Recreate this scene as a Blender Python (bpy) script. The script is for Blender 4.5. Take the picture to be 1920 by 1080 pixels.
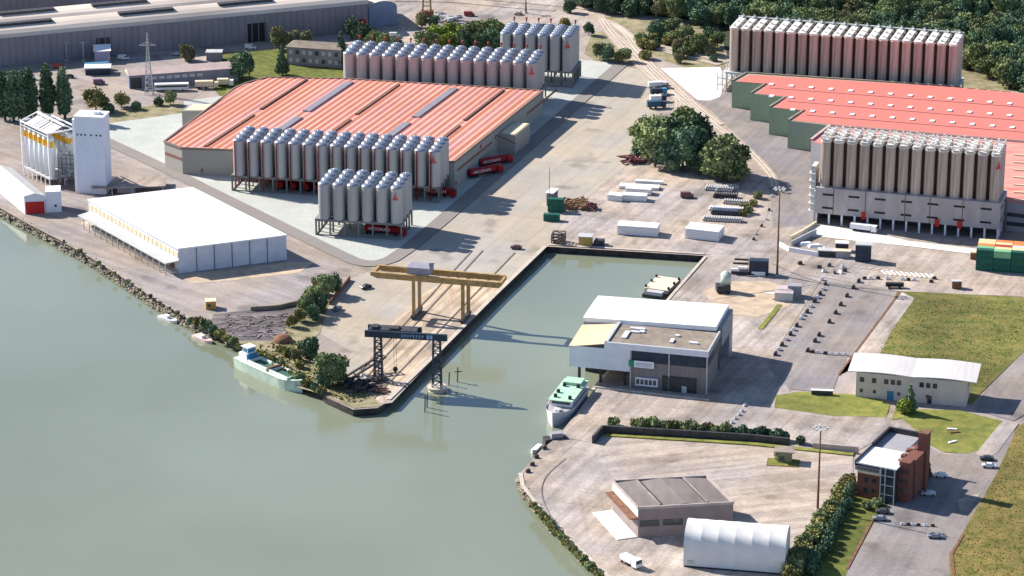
import bpy, bmesh, math, random
from mathutils import Vector, Matrix
from mathutils.geometry import tessellate_polygon
random.seed(7)
R = math.radians
sc = bpy.context.scene
COL = sc.collection
for o in list(bpy.data.objects): bpy.data.objects.remove(o)

# ------------------------------------------------------------------ camera
FPX, PITCH, HC = 5600.0, math.atan(1990/5600.0), 360.0
cam = bpy.data.cameras.new('camera'); cam.sensor_width = 36; cam.lens = 36*FPX/1920
cam.clip_start = 5; cam.clip_end = 30000
co = bpy.data.objects.new('camera', cam); COL.objects.link(co)
co.location = (0, 0, HC); co.rotation_euler = (R(90)-PITCH, 0, 0); sc.camera = co
# ------------------------------------------------------------------ sky, sun, exposure
SUN_EL, SUN_AZ = R(34), math.atan2(0.5, -0.87)       # azimuth of the direction towards the sun (x right, y away)
w = bpy.data.worlds.new("World"); sc.world = w; w.use_nodes = True
nt = w.node_tree; sky = nt.nodes.new('ShaderNodeTexSky'); sky.sky_type = 'NISHITA'; sky.sun_disc = False
sky.sun_elevation = SUN_EL; sky.sun_rotation = math.pi/2 - SUN_AZ
sky.air_density = .8; sky.dust_density = .4; sky.ozone_density = 3.0
bg = nt.nodes['Background']; nt.links.new(sky.outputs[0], bg.inputs[0]); bg.inputs[1].default_value = 0.10
sd = bpy.data.lights.new('sun', 'SUN'); sd.energy = 5.0; sd.angle = R(0.5); sd.color = (1.0, 0.94, 0.86)
so = bpy.data.objects.new('sun', sd); COL.objects.link(so)
S = Vector((math.cos(SUN_AZ)*math.cos(SUN_EL), math.sin(SUN_AZ)*math.cos(SUN_EL), math.sin(SUN_EL)))
so.rotation_euler = S.to_track_quat('Z', 'Y').to_euler(); so.location = (-300, 900, 500)
sc.view_settings.view_transform = 'Standard'; sc.view_settings.look = 'None'
sc.view_settings.exposure = 0.79; sc.view_settings.gamma = 1
sc.render.engine = 'CYCLES'

# ------------------------------------------------------------------ helpers
def ray(px, py):
    u, v = (px-960)/FPX, (py-540)/FPX; s, c = math.sin(PITCH), math.cos(PITCH)
    return (u, c - v*s, -s - v*c)
def P(px, py, z=0.0):                     # world point at height z seen at a photo pixel
    d = ray(px, py); t = (z-HC)/d[2]; return Vector((d[0]*t, d[1]*t, z))
def ZT(px, by, ty):                       # height of a vertical line standing at (px,by) whose top shows at ty
    b = P(px, by); d = ray(px, ty); return HC + b.y/d[1]*d[2]
def scl(py): return FPX*(math.sin(PITCH)+(py-540)/FPX*math.cos(PITCH))/HC

MATS = {}
def mat(name, col, rough=.8, metal=0, var=.12, scale=.25, col2=None, bump=0, big=0.0, spec=.3, streak=None):
    if name in MATS: return MATS[name]
    m = bpy.data.materials.new(name); m.use_nodes = True; MATS[name] = m
    n = m.node_tree.nodes; l = m.node_tree.links; b = n['Principled BSDF']
    b.inputs['Roughness'].default_value = rough; b.inputs['Metallic'].default_value = metal
    b.inputs['Specular IOR Level'].default_value = spec
    tc = n.new('ShaderNodeTexCoord'); src = tc.outputs['Object']
    if streak:
        mp = n.new('ShaderNodeMapping'); l.new(src, mp.inputs[0]); mp.inputs['Scale'].default_value = streak[:3]
        if len(streak) > 3: mp.inputs['Rotation'].default_value[2] = streak[3]
        src = mp.outputs[0]
    nz = n.new('ShaderNodeTexNoise'); nz.inputs['Scale'].default_value = scale; nz.inputs['Detail'].default_value = 8
    nz.inputs['Roughness'].default_value = .65; l.new(src, nz.inputs['Vector'])
    cr = n.new('ShaderNodeValToRGB'); l.new(nz.outputs['Fac'], cr.inputs[0])
    c2 = col2 or tuple(min(1, c*(1+var)) for c in col); c1 = col if col2 else tuple(c*(1-var) for c in col)
    cr.color_ramp.elements[0].position = .36; cr.color_ramp.elements[1].position = .64
    cr.color_ramp.elements[0].color = (*c1, 1); cr.color_ramp.elements[1].color = (*c2, 1)
    out = cr.outputs[0]
    if big:
        nb = n.new('ShaderNodeTexNoise'); nb.inputs['Scale'].default_value = scale*.09; nb.inputs['Detail'].default_value = 5
        l.new(tc.outputs['Object'], nb.inputs['Vector'])
        r2 = n.new('ShaderNodeValToRGB'); l.new(nb.outputs['Fac'], r2.inputs[0])
        r2.color_ramp.elements[0].position = .38; r2.color_ramp.elements[1].position = .62
        r2.color_ramp.elements[0].color = (1-big, 1-big, 1-big, 1); r2.color_ramp.elements[1].color = (1+big*.6,)*3+(1,)
        mx = n.new('ShaderNodeMix'); mx.data_type = 'RGBA'; mx.blend_type = 'MULTIPLY'; mx.inputs[0].default_value = 1
        l.new(out, mx.inputs[6]); l.new(r2.outputs[0], mx.inputs[7]); out = mx.outputs[2]
    l.new(out, b.inputs['Base Color'])
    if bump:
        bp = n.new('ShaderNodeBump'); bp.inputs['Strength'].default_value = bump; bp.inputs['Distance'].default_value = .5
        l.new(nz.outputs['Fac'], bp.inputs['Height']); l.new(bp.outputs[0], b.inputs['Normal'])
    return m


def gmat(name, col, ang=0.0, joint=0, contrast=.16, track=.12, fine=.10):
    if name in MATS: return MATS[name]
    m = bpy.data.materials.new(name); m.use_nodes = True; MATS[name] = m
    n = m.node_tree.nodes; l = m.node_tree.links; b = n['Principled BSDF']; b.inputs['Roughness'].default_value = .92; b.inputs['Specular IOR Level'].default_value = .2
    tc = n.new('ShaderNodeTexCoord'); src = tc.outputs['Object']
    def noise(scale, det, sc3=None, rot=0, lo=.4, hi=.6, a=.85, c=1.1, vec=None, rough=.6):
        v = vec or src
        if sc3:
            r_ = n.new('ShaderNodeMapping'); r_.inputs['Rotation'].default_value[2] = -rot; l.new(v, r_.inputs[0])
            mp = n.new('ShaderNodeMapping'); mp.inputs['Scale'].default_value = sc3; l.new(r_.outputs[0], mp.inputs[0]); v = mp.outputs[0]
        z = n.new('ShaderNodeTexNoise'); z.inputs['Scale'].default_value = scale; z.inputs['Detail'].default_value = det; z.inputs['Roughness'].default_value = rough; l.new(v, z.inputs['Vector'])
        r = n.new('ShaderNodeMapRange'); r.inputs[1].default_value = lo; r.inputs[2].default_value = hi; r.inputs[3].default_value = a; r.inputs[4].default_value = c; l.new(z.outputs['Fac'], r.inputs[0]); return r.outputs[0]
    fs = [noise(.9, 6, a=1-fine, c=1+fine, lo=.35, hi=.65), noise(.07, 7, a=1-contrast, c=1+contrast*.6, rough=.7), noise(.012, 4, a=1-contrast*.7, c=1+contrast*.5),
          noise(.30, 4, (.05, 1, 1), ang, a=1-track, c=1+track*.7, lo=.42, hi=.58), noise(.22, 3, (.04, 1, 1), ang+.5, a=1.0, c=1-track*.9, lo=.55, hi=.66),
          noise(.05, 2, a=1.0, c=.70, lo=.60, hi=.68)]
    cur = fs[0]
    for f in fs[1:]:
        q = n.new('ShaderNodeMath'); q.operation = 'MULTIPLY'; l.new(cur, q.inputs[0]); l.new(f, q.inputs[1]); cur = q.outputs[0]
    if joint:
        r_ = n.new('ShaderNodeMapping'); r_.inputs['Rotation'].default_value[2] = -ang; l.new(src, r_.inputs[0])
        br = n.new('ShaderNodeTexBrick'); br.offset = 0; br.inputs['Scale'].default_value = 1; br.inputs['Brick Width'].default_value = joint; br.inputs['Row Height'].default_value = joint*.8; br.inputs['Mortar Size'].default_value = .13
        br.inputs['Color1'].default_value = (.95,.95,.95,1); br.inputs['Color2'].default_value = (1.04,1.04,1.04,1); br.inputs['Mortar'].default_value = (.80,.80,.80,1); l.new(r_.outputs[0], br.inputs['Vector'])
        q = n.new('ShaderNodeMath'); q.operation = 'MULTIPLY'; l.new(cur, q.inputs[0]); l.new(br.outputs['Color'], q.inputs[1]); cur = q.outputs[0]
    # warm / cool drift
    hz = n.new('ShaderNodeTexNoise'); hz.inputs['Scale'].default_value = .03; hz.inputs['Detail'].default_value = 6; l.new(src, hz.inputs['Vector'])
    cr = n.new('ShaderNodeValToRGB'); cr.color_ramp.elements[0].position = .38; cr.color_ramp.elements[1].position = .62
    cr.color_ramp.elements[0].color = (col[0]*1.05, col[1]*.99, col[2]*.92, 1); cr.color_ramp.elements[1].color = (col[0]*.96, col[1]*.98, col[2]*1.06, 1); l.new(hz.outputs['Fac'], cr.inputs[0])
    mx = n.new('ShaderNodeVectorMath'); mx.operation = 'SCALE'; l.new(cr.outputs[0], mx.inputs[0]); l.new(cur, mx.inputs['Scale']); l.new(mx.outputs[0], b.inputs['Base Color'])
    return m

def props(o, label=None, cat=None, group=None, kind=None):
    if label: o['label'] = label
    if cat: o['category'] = cat
    if group: o['group'] = group
    if kind: o['kind'] = kind
    return o
def thing(name, label, cat, loc, rz=0, group=None):
    o = bpy.data.objects.new(name, None); COL.objects.link(o)
    o.location = (loc[0], loc[1], loc[2] if len(loc) > 2 else 0); o.rotation_euler = (0, 0, rz)
    o.empty_display_size = .5
    return props(o, label, cat, group)

class MB:
    def __init__(s): s.v = []; s.f = []; s.mi = []; s.m = 0; s.sm = []
    def add(s, vs, fs, smooth=False):
        n = len(s.v); s.v += [tuple(v) for v in vs]
        for f in fs: s.f.append([n+i for i in f]); s.mi.append(s.m); s.sm.append(smooth)
        return s
    def box(s, x0, x1, y0, y1, z0, z1):
        return s.add([(x0,y0,z0),(x1,y0,z0),(x1,y1,z0),(x0,y1,z0),(x0,y0,z1),(x1,y0,z1),(x1,y1,z1),(x0,y1,z1)],
              [(3,2,1,0),(4,5,6,7),(0,1,5,4),(1,2,6,5),(2,3,7,6),(3,0,4,7)])
    def cbox(s, cx, cy, z0, sx, sy, sz, a=0):
        c, q = math.cos(a), math.sin(a); vs = []
        for z in (z0, z0+sz):
            for dx, dy in ((-1,-1),(1,-1),(1,1),(-1,1)):
                x, y = dx*sx/2, dy*sy/2; vs.append((cx+x*c-y*q, cy+x*q+y*c, z))
        return s.add(vs, [(3,2,1,0),(4,5,6,7),(0,1,5,4),(1,2,6,5),(2,3,7,6),(3,0,4,7)])
    def prism(s, poly, z0, z1):
        poly = [(p[0], p[1]) for p in poly]
        ar = sum(poly[i][0]*poly[(i+1) % len(poly)][1]-poly[(i+1) % len(poly)][0]*poly[i][1] for i in range(len(poly)))
        if ar < 0: poly = poly[::-1]
        n = len(poly); f0 = z0 if callable(z0) else (lambda x, y: z0); f1 = z1 if callable(z1) else (lambda x, y: z1)
        vs = [(x, y, f0(x, y)) for x, y in poly]+[(x, y, f1(x, y)) for x, y in poly]
        tr = tessellate_polygon([[Vector((x, y, 0)) for x, y in poly]])
        fs = []
        for t in tr:
            a, b, c = [poly[i] for i in t]
            if (b[0]-a[0])*(c[1]-a[1])-(b[1]-a[1])*(c[0]-a[0]) < 0: t = t[::-1]
            fs.append([i+n for i in t]); fs.append(list(t[::-1]))
        fs += [(i, (i+1) % n, (i+1) % n+n, i+n) for i in range(n)]
        return s.add(vs, fs)
    def cyl(s, cx, cy, z0, z1, r, r1=None, n=16, caps=True, smooth=True):
        r1 = r if r1 is None else r1
        vs = [(cx+r*math.cos(2*math.pi*i/n), cy+r*math.sin(2*math.pi*i/n), z0) for i in range(n)]
        vs += [(cx+r1*math.cos(2*math.pi*i/n), cy+r1*math.sin(2*math.pi*i/n), z1) for i in range(n)]
        s.add(vs, [(i, (i+1) % n, (i+1) % n+n, i+n) for i in range(n)], smooth)
        if caps:
            k = len(s.v)-2*n
            s.f += [[k+i for i in range(n)][::-1], [k+n+i for i in range(n)]]; s.mi += [s.m]*2; s.sm += [False]*2
        return s
    def lathe(s, cx, cy, prof, n=16, smooth=True):
        k = len(prof); vs = []
        for r, z in prof: vs += [(cx+r*math.cos(2*math.pi*i/n), cy+r*math.sin(2*math.pi*i/n), z) for i in range(n)]
        fs = [(j*n+i, j*n+(i+1) % n, (j+1)*n+(i+1) % n, (j+1)*n+i) for j in range(k-1) for i in range(n)]
        return s.add(vs, fs, smooth)
    def bar(s, a, b, t=.3, t2=None):
        a, b = Vector(a), Vector(b); d = (b-a)
        if d.length < 1e-6: return s
        d.normalize(); up = Vector((0,0,1)) if abs(d.z) < .95 else Vector((1,0,0))
        x = d.cross(up).normalized()*(t/2); y = x.cross(d).normalized()*((t2 or t)/2)
        vs = [a-x-y, a+x-y, a+x+y, a-x+y, b-x-y, b+x-y, b+x+y, b-x+y]
        return s.add(vs, [(3,2,1,0),(4,5,6,7),(0,1,5,4),(1,2,6,5),(2,3,7,6),(3,0,4,7)])
    def tube(s, pts, r, n=8):
        for a, b in zip(pts[:-1], pts[1:]):
            a, b = Vector(a), Vector(b); d = (b-a).normalized(); up = Vector((0,0,1)) if abs(d.z) < .95 else Vector((1,0,0))
            x = d.cross(up).normalized(); y = x.cross(d).normalized()
            vs = [p+(x*math.cos(2*math.pi*i/n)+y*math.sin(2*math.pi*i/n))*r for p in (a, b) for i in range(n)]
            s.add(vs, [(i, (i+1) % n, (i+1) % n+n, i+n) for i in range(n)]+[list(range(n))[::-1], list(range(n, 2*n))], False)
        return s
    def build(s, name, m, parent=None, label=None):
        me = bpy.data.meshes.new(name); me.from_pydata(s.v, [], s.f)
        for q in (m if isinstance(m, (list, tuple)) else [m]): me.materials.append(q)
        me.polygons.foreach_set('material_index', s.mi); me.polygons.foreach_set('use_smooth', s.sm)
        me.update()
        o = bpy.data.objects.new(name, me); COL.objects.link(o)
        if parent: o.parent = parent
        if label: o['label'] = label
        return o
def dup(root, loc, rz=None, label=None, group=None, scale=None):
    r = root.copy(); COL.objects.link(r); r.location = (loc[0], loc[1], loc[2] if len(loc) > 2 else 0)
    if rz is not None: r.rotation_euler = (0, 0, rz)
    if scale is not None: r.scale = scale if hasattr(scale, '__len__') else (scale,)*3
    if label: r['label'] = label
    if group: r['group'] = group
    for ch in KIDS(root):
        c = ch.copy(); COL.objects.link(c); c.parent = r
        for g in KIDS(ch):
            d = g.copy(); COL.objects.link(d); d.parent = c
    return r
def KIDS(o): return [c for c in bpy.data.objects if c.parent == o] if len(bpy.data.objects) < 1500 else list(o.children)
def moveto(o, loc, rz=None, scale=None):
    o.location = (loc[0], loc[1], loc[2] if len(loc) > 2 else 0)
    if rz is not None: o.rotation_euler = (0, 0, rz)
    if scale is not None: o.scale = scale if hasattr(scale, '__len__') else (scale,)*3
def frame(a, b, c=None):                  # ground frame: origin a, x axis to b, depth to c
    A, B = P(*a), P(*b); an = math.atan2(B.y-A.y, B.x-A.x); L = (B-A).length; D = 0
    if c:
        Cw = P(*c); D = (Cw-B).dot(Vector((-math.sin(an), math.cos(an), 0)))
    return A, an, L, D
def loc_of(A, an, px, py, z=0):           # pixel at height z -> local coordinates in a frame
    q = P(px, py, z)-A; return (q.x*math.cos(an)+q.y*math.sin(an), -q.x*math.sin(an)+q.y*math.cos(an))
def smooth(pts, n=6):
    out = []; p = [pts[0]]+list(pts)+[pts[-1]]
    for i in range(1, len(p)-2):
        for k in range(n):
            t = k/n; out.append(tuple(.5*(2*p[i][j]+(-p[i-1][j]+p[i+1][j])*t+(2*p[i-1][j]-5*p[i][j]+4*p[i+1][j]-p[i+2][j])*t*t+(-p[i-1][j]+3*p[i][j]-3*p[i+1][j]+p[i+2][j])*t**3) for j in (0, 1)))
    out.append(tuple(pts[-1])); return out
LV = {}
def sheet(name, pts, m, lvl, kind='structure', px=True):
    LV[lvl] = LV.get(lvl, -1)+1
    w_ = [P(*p) if px else Vector((p[0], p[1], 0)) for p in pts]; z = lvl*.03+LV[lvl]*.004
    me = bpy.data.meshes.new(name); tr = tessellate_polygon([w_]); fs = []
    for t in tr:
        a, b, c = [w_[i] for i in t]
        fs.append(t if (b-a).cross(c-a).z > 0 else t[::-1])
    me.from_pydata([(q.x, q.y, z) for q in w_], [], [tuple(f) for f in fs]); me.materials.append(m)
    o = bpy.data.objects.new(name, me); COL.objects.link(o); o['kind'] = kind; return o
def ribbon(mb, pts, wd, z, off=0):
    z += .2
    w_ = [P(*p) if len(p) == 2 else Vector(p) for p in pts]; L = []; Rr = []
    for i, q in enumerate(w_):
        d = (w_[min(i+1, len(w_)-1)]-w_[max(i-1, 0)]); d.z = 0; d.normalize(); nn = Vector((-d.y, d.x, 0))
        L.append(q+nn*(off+wd/2)); Rr.append(q+nn*(off-wd/2))
    for i in range(len(w_)-1):
        mb.add([(Rr[i].x,Rr[i].y,z),(Rr[i+1].x,Rr[i+1].y,z),(L[i+1].x,L[i+1].y,z),(L[i].x,L[i].y,z)], [(0,1,2,3)])
    return mb
def text_mesh(txt, size, m, name, parent, loc, rot, ext=.02, label=None):
    cu = bpy.data.curves.new('txt', 'FONT'); cu.body = txt; cu.size = size; cu.extrude = ext; cu.align_x = 'CENTER'; cu.align_y = 'CENTER'
    t = bpy.data.objects.new('txt', cu); COL.objects.link(t); bpy.context.view_layer.update()
    me = bpy.data.meshes.new_from_object(t.evaluated_get(bpy.context.evaluated_depsgraph_get()))
    bpy.data.objects.remove(t); bpy.data.curves.remove(cu)
    me.materials.clear(); me.materials.append(m)
    o = bpy.data.objects.new(name, me); COL.objects.link(o); o.parent = parent; o.location = loc; o.rotation_euler = rot
    if label: o['label'] = label
    return o
ORD = ['first','second','third','fourth','fifth','sixth','seventh','eighth','ninth','tenth','eleventh','twelfth','thirteenth','fourteenth','fifteenth','sixteenth','seventeenth','eighteenth','nineteenth','twentieth','twenty-first','twenty-second','twenty-third','twenty-fourth','twenty-fifth','twenty-sixth','twenty-seventh','twenty-eighth','twenty-ninth','thirtieth','thirty-first','thirty-second','thirty-third','thirty-fourth','thirty-fifth']

# ------------------------------------------------------------------ materials
M = {}
M['apron'] = gmat('apron_pale', (.45,.385,.33), .25, 0, .19, .16, .12)
M['land'] = gmat('land', (.385,.325,.28), 1.2, 0, .14, .07)
M['concrete'] = gmat('concrete_ground', (.42,.375,.31), 1.2, 14, .06, .04, .04)
M['concrete2'] = gmat('concrete_pale', (.415,.355,.305), 1.15, 12, .20, .13, .13)
M['asphalt'] = gmat('asphalt', (.275,.245,.23), 1.2, 0, .13, .09, .10)
M['asphalt_left'] = gmat('asphalt_left', (.34,.295,.265), -.75, 0, .13, .10, .11)
M['road_dark'] = mat('perimeter_road', (.25,.225,.205), .9, var=.05, scale=.1)
M['pad'] = mat('gravel_pad', (.47,.48,.44), .95, var=.12, scale=1.2, big=.06)
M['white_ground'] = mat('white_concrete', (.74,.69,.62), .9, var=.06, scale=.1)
M['sand'] = mat('sand', (.52,.40,.29), .95, var=.2, scale=.2, big=.1)
M['orange_conc'] = gmat('stained_concrete', (.53,.42,.305), 1.22, 0, .16, .26, .08)
M['grass'] = mat('grass', (.10,.125,.024), .95, scale=.2, col2=(.25,.205,.06), big=.38)
M['meadow'] = mat('meadow', (.115,.115,.025), .95, scale=.22, col2=(.26,.185,.06), big=.35)
M['grass_green'] = mat('grass_green', (.13,.16,.03), .95, scale=.25, col2=(.28,.265,.06), big=.22)
M['grass_lush'] = mat('grass_lush', (.07,.10,.015), .95, scale=.3, col2=(.19,.19,.04), big=.2)
M['scrub'] = mat('scrub_ground', (.16,.16,.06), .95, scale=.16, col2=(.37,.30,.20), big=.2)
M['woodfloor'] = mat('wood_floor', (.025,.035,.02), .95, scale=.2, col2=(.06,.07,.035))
M['ballast'] = mat('ballast', (.42,.335,.26), .95, var=.18, scale=.3)
M['rail'] = mat('rail', (.72,.64,.56), .6, var=.1)
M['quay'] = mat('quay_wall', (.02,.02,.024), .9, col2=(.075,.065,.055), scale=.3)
M['cope'] = mat('coping', (.52,.45,.38), .9, var=.15, scale=.3)
M['rock'] = mat('rock', (.17,.145,.10), .95, col2=(.44,.37,.28), scale=.3)
M['paint'] = mat('white_paint', (.78,.76,.74), .8, var=.08)
M['white'] = mat('white_sheet', (.82,.81,.80), .6, var=.04, scale=.15)
M['whitewall'] = mat('white_wall', (.76,.76,.80), .7, var=.06, scale=.2)
M['greywall'] = mat('grey_wall', (.33,.32,.34), .8, var=.08, scale=.3)
M['palegrey'] = mat('pale_grey', (.50,.50,.49), .7, var=.08, scale=.3)
M['steel'] = mat('silo_steel', (.43,.425,.42), .5, .25, var=.05, scale=.3, streak=(1,1,.08))
M['dome'] = mat('dome_steel', (.33,.35,.40), .3, .55, var=.05)
M['frame'] = mat('grey_frame', (.20,.20,.185), .8, var=.08)
M['red'] = mat('red_paint', (.50,.02,.02), .5, var=.1)
M['redtruck'] = mat('truck_red', (.30,.004,.008), .45, var=.1)
M['emblem'] = mat('emblem_red', (.75,.06,.06), .7, var=.05)
M['brownsilo'] = mat('ribbed_silo', (.34,.255,.205), .8, 0, col2=(.66,.53,.45), scale=.5, streak=(1,1,.06))
M['sil_top'] = mat('silo_top', (.78,.74,.68), .7, var=.12, scale=.8)
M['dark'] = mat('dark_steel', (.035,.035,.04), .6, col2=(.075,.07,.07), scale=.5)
M['crane_dark'] = mat('crane_blue_black', (.03,.045,.07), .5, var=.3, scale=.4)
M['crane_yellow'] = mat('crane_yellow', (.33,.20,.075), .7, var=.15, scale=.6, col2=(.48,.32,.14))
M['rust'] = mat('rust', (.20,.10,.06), .9, var=.3, scale=.5)
M['brick'] = mat('brick', (.185,.072,.055), .9, var=.12, scale=.6)
M['glass'] = mat('window_glass', (.035,.05,.06), .15, var=.2, spec=.6)
M['bronze'] = mat('old_roof', (.27,.22,.175), .9, var=.22, scale=.3, big=.1)
M['yellowroof'] = mat('cream_roof', (.72,.55,.33), .8, var=.06)
M['redroof'] = mat('red_roof', (.66,.185,.15), .85, var=.07, scale=1.5)
M['pink1'] = mat('roof_pink', (.70,.30,.25), .8, var=.06, big=.12); M['pink2'] = mat('roof_orange', (.68,.25,.15), .8, var=.04)
M['pink3'] = mat('roof_rose', (.69,.275,.205), .8, var=.08, big=.12)
M['brownstrip'] = mat('brown_strip', (.19,.10,.075), .9, var=.1); M['greystrip'] = mat('grey_strip', (.25,.235,.265), .6, var=.08)
M['factorywall'] = mat('factory_wall', (.36,.345,.31), .9, var=.05, streak=(.1,.1,2.5), scale=1)
M['factorybrown'] = mat('wall_band', (.26,.12,.09), .9, var=.1)
M['sagewall'] = mat('sage_wall', (.30,.37,.27), .95, var=.08, scale=1.2)
M['podium'] = mat('podium_concrete', (.43,.385,.38), .9, var=.12, scale=.3, streak=(1,1,.3))
M['cream'] = mat('cream', (.72,.60,.42), .8, var=.1)
M['shed'] = mat('far_shed', (.26,.24,.255), .9, var=.1, scale=.1); M['shedroof'] = mat('far_shed_roof', (.62,.53,.45), .9, var=.2, scale=.06, streak=(.2,1,1))
M['shedroof2'] = mat('far_shed_roof_dark', (.20,.165,.15), .9, var=.3, scale=.06, streak=(.2,1,1))
M['bark'] = mat('bark', (.12,.09,.065), .95, var=.2)
M['tyre'] = mat('tyre', (.02,.02,.02), .9); M['cyan'] = mat('pale_green', (.42,.62,.46), .6, var=.12, scale=.6)
M['hullgreen'] = mat('hull_green', (.50,.60,.50), .6, var=.15, scale=.4)
M['blue'] = mat('blue_paint', (.05,.22,.38), .6); M['black'] = mat('black', (.02,.02,.025), .7)
def vary(m, lo=.82, hi=1.15):             # every silo weathers a little differently
    n = m.node_tree.nodes; l = m.node_tree.links; b = n['Principled BSDF']; src = b.inputs['Base Color'].links[0].from_socket
    oi = n.new('ShaderNodeObjectInfo'); mr = n.new('ShaderNodeMapRange'); mr.inputs[3].default_value = lo; mr.inputs[4].default_value = hi; l.new(oi.outputs['Random'], mr.inputs[0])
    hs = n.new('ShaderNodeVectorMath'); hs.operation = 'SCALE'; l.new(src, hs.inputs[0]); l.new(mr.outputs[0], hs.inputs['Scale']); l.new(hs.outputs[0], b.inputs['Base Color']); return m
vary(M['brownsilo']); vary(M['steel'], .92, 1.08); vary(M['sil_top'], .8, 1.05)
def leafmat(name, c1, c2):
    m = mat(name, c1, .9, col2=c2, scale=.45, spec=.1); n = m.node_tree.nodes; l = m.node_tree.links
    oi = n.new('ShaderNodeObjectInfo'); hs = n.new('ShaderNodeHueSaturation'); b = n['Principled BSDF']
    src = b.inputs['Base Color'].links[0].from_socket
    mr = n.new('ShaderNodeMapRange'); mr.inputs[3].default_value = .7; mr.inputs[4].default_value = 1.35
    l.new(oi.outputs['Random'], mr.inputs[0]); l.new(mr.outputs[0], hs.inputs['Value']); l.new(src, hs.inputs['Color'])
    l.new(hs.outputs[0], b.inputs['Base Color']); return m
M['leaf'] = leafmat('foliage', (.11,.155,.06), (.31,.345,.17)); M['leaf_dark'] = leafmat('foliage_dark', (.055,.11,.068), (.17,.235,.13))
M['leaf_dry'] = leafmat('foliage_dry', (.14,.15,.05), (.31,.28,.115)); M['leaf_bright'] = leafmat('foliage_bright', (.15,.21,.03), (.32,.38,.09))
M['leaf_brown'] = leafmat('foliage_brown', (.15,.145,.07), (.31,.29,.165))

# ------------------------------------------------------------------ water
def water_mat():
    m = bpy.data.materials.new('river_water'); m.use_nodes = True; n = m.node_tree.nodes; l = m.node_tree.links; b = n['Principled BSDF']
    b.inputs['Base Color'].default_value = (.3,.3,.25,1); b.inputs['Roughness'].default_value = .055; b.inputs['IOR'].default_value = 1.45
    b.inputs['Specular IOR Level'].default_value = .9
    tc = n.new('ShaderNodeTexCoord'); a = n.new('ShaderNodeTexNoise'); a.inputs['Scale'].default_value = .35; a.inputs['Detail'].default_value = 4
    l.new(tc.outputs['Object'], a.inputs['Vector']); bp = n.new('ShaderNodeBump'); bp.inputs['Strength'].default_value = .13; bp.inputs['Distance'].default_value = .22
    l.new(a.outputs['Fac'], bp.inputs['Height']); l.new(bp.outputs[0], b.inputs['Normal'])
    c = n.new('ShaderNodeTexNoise'); c.inputs['Scale'].default_value = .008; c.inputs['Detail'].default_value = 4
    l.new(tc.outputs['Object'], c.inputs['Vector']); r = n.new('ShaderNodeValToRGB'); l.new(c.outputs['Fac'], r.inputs[0])
    r.color_ramp.elements[0].position = .35; r.color_ramp.elements[1].position = .65
    mr = n.new('ShaderNodeMapRange'); mr.inputs[1].default_value = .38; mr.inputs[2].default_value = .62; mr.inputs[3].default_value = .04; mr.inputs[4].default_value = .15; l.new(c.outputs['Fac'], mr.inputs[0]); l.new(mr.outputs[0], b.inputs['Roughness'])
    r.color_ramp.elements[0].color = (.19,.21,.14,1); r.color_ramp.elements[1].color = (.23,.255,.185,1); l.new(r.outputs[0], b.inputs['Base Color'])
    return m
WZ = -2.4
me = bpy.data.meshes.new('water'); me.from_pydata([(-9000,-200,WZ),(9000,-200,WZ),(9000,16000,WZ),(-9000,16000,WZ)], [], [(0,1,2,3)])
me.materials.append(water_mat()); o = bpy.data.objects.new('water', me); COL.objects.link(o); o['kind'] = 'structure'
# ------------------------------------------------------------------ land
SHORE = [(-60,360),(0,390),(55,421),(110,449),(170,483),(232,522),(292,562),(345,594),(385,614),(436,632),(475,654),(520,676),(558,699),(586,722),(610,744),(662,768),(708,765),(722,756),
         (826,660),(925,560),(1025,462),(1325,480),(1262,553),(1190,640),(1112,733),(1085,770),(1044,820),(1016,842),(976,886),(982,912),(1010,950),(1065,1010),(1130,1075),(1230,1180),(1500,1500),(2300,1500)]
ws = [P(*p) for p in SHORE]
far = [Vector((5000, 400, 0)), Vector((9000, 15000, 0)), Vector((-9000, 15000, 0)), Vector((-6000, 2200, 0))]
poly = ws+far
mb = MB(); mb.prism(poly, -5, 0)
land = mb.build('ground', M['land']); land['kind'] = 'structure'
for p in land.data.polygons: pass
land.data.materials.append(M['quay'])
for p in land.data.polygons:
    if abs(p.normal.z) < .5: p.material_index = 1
# ------------------------------------------------------------------ ground sheets
sheet('yard', [(745,490),(1165,128),(1205,128),(1240,190),(1225,225),(1190,300),(1150,330),(1100,370),(1060,410),(1030,450),(1022,460),(830,655),(735,755),(700,760),(640,715),(660,660),(590,620),(560,610),(650,520),(700,500)], M['concrete'], 1)
sheet('quay_apron', [(655,725),(690,672),(745,590),(790,552),(850,520),(940,522),(955,528),(826,658),(728,752),(700,762),(665,750)], M['orange_conc'], 2)
sheet('left_quay', [(-60,372),(-60,250),(0,238),(120,252),(200,262),(300,318),(640,490),(700,505),(655,525),(560,575),(470,580),(400,600),(345,590),(292,558),(232,518),(170,479),(110,445),(55,417),(0,386)], M['asphalt_left'], 1)
sheet('sandy_strip', [(335,516),(540,492),(590,492),(560,512),(420,528),(360,532),(170,430),(150,418),(165,414)], M['sand'], 3)
sheet('gravel_pad', [(200,232),(345,212),(345,190),(640,150),(1090,112),(1165,120),(960,300),(745,488),(720,492),(690,492),(650,480),(380,345),(200,262)], M['pad'], 3)
mb = MB(); ribbon(mb, smooth([(192,262),(300,312),(400,362),(500,411),(600,460),(640,479),(668,491),(695,495),(722,491),(745,480),(800,438),(960,300),(1168,118)]), 6.4, .055)
o = mb.build('road', M['road_dark']); o['kind'] = 'structure'
sheet('upper_left_yard', [(-200,260),(-200,80),(60,95),(300,85),(420,105),(420,150),(330,205),(190,235),(120,250),(40,240)], M['asphalt_left'], 1)
sheet('scrub_strip', [(130,248),(180,215),(330,190),(345,200),(345,214),(200,232)], M['scrub'], 2)
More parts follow.
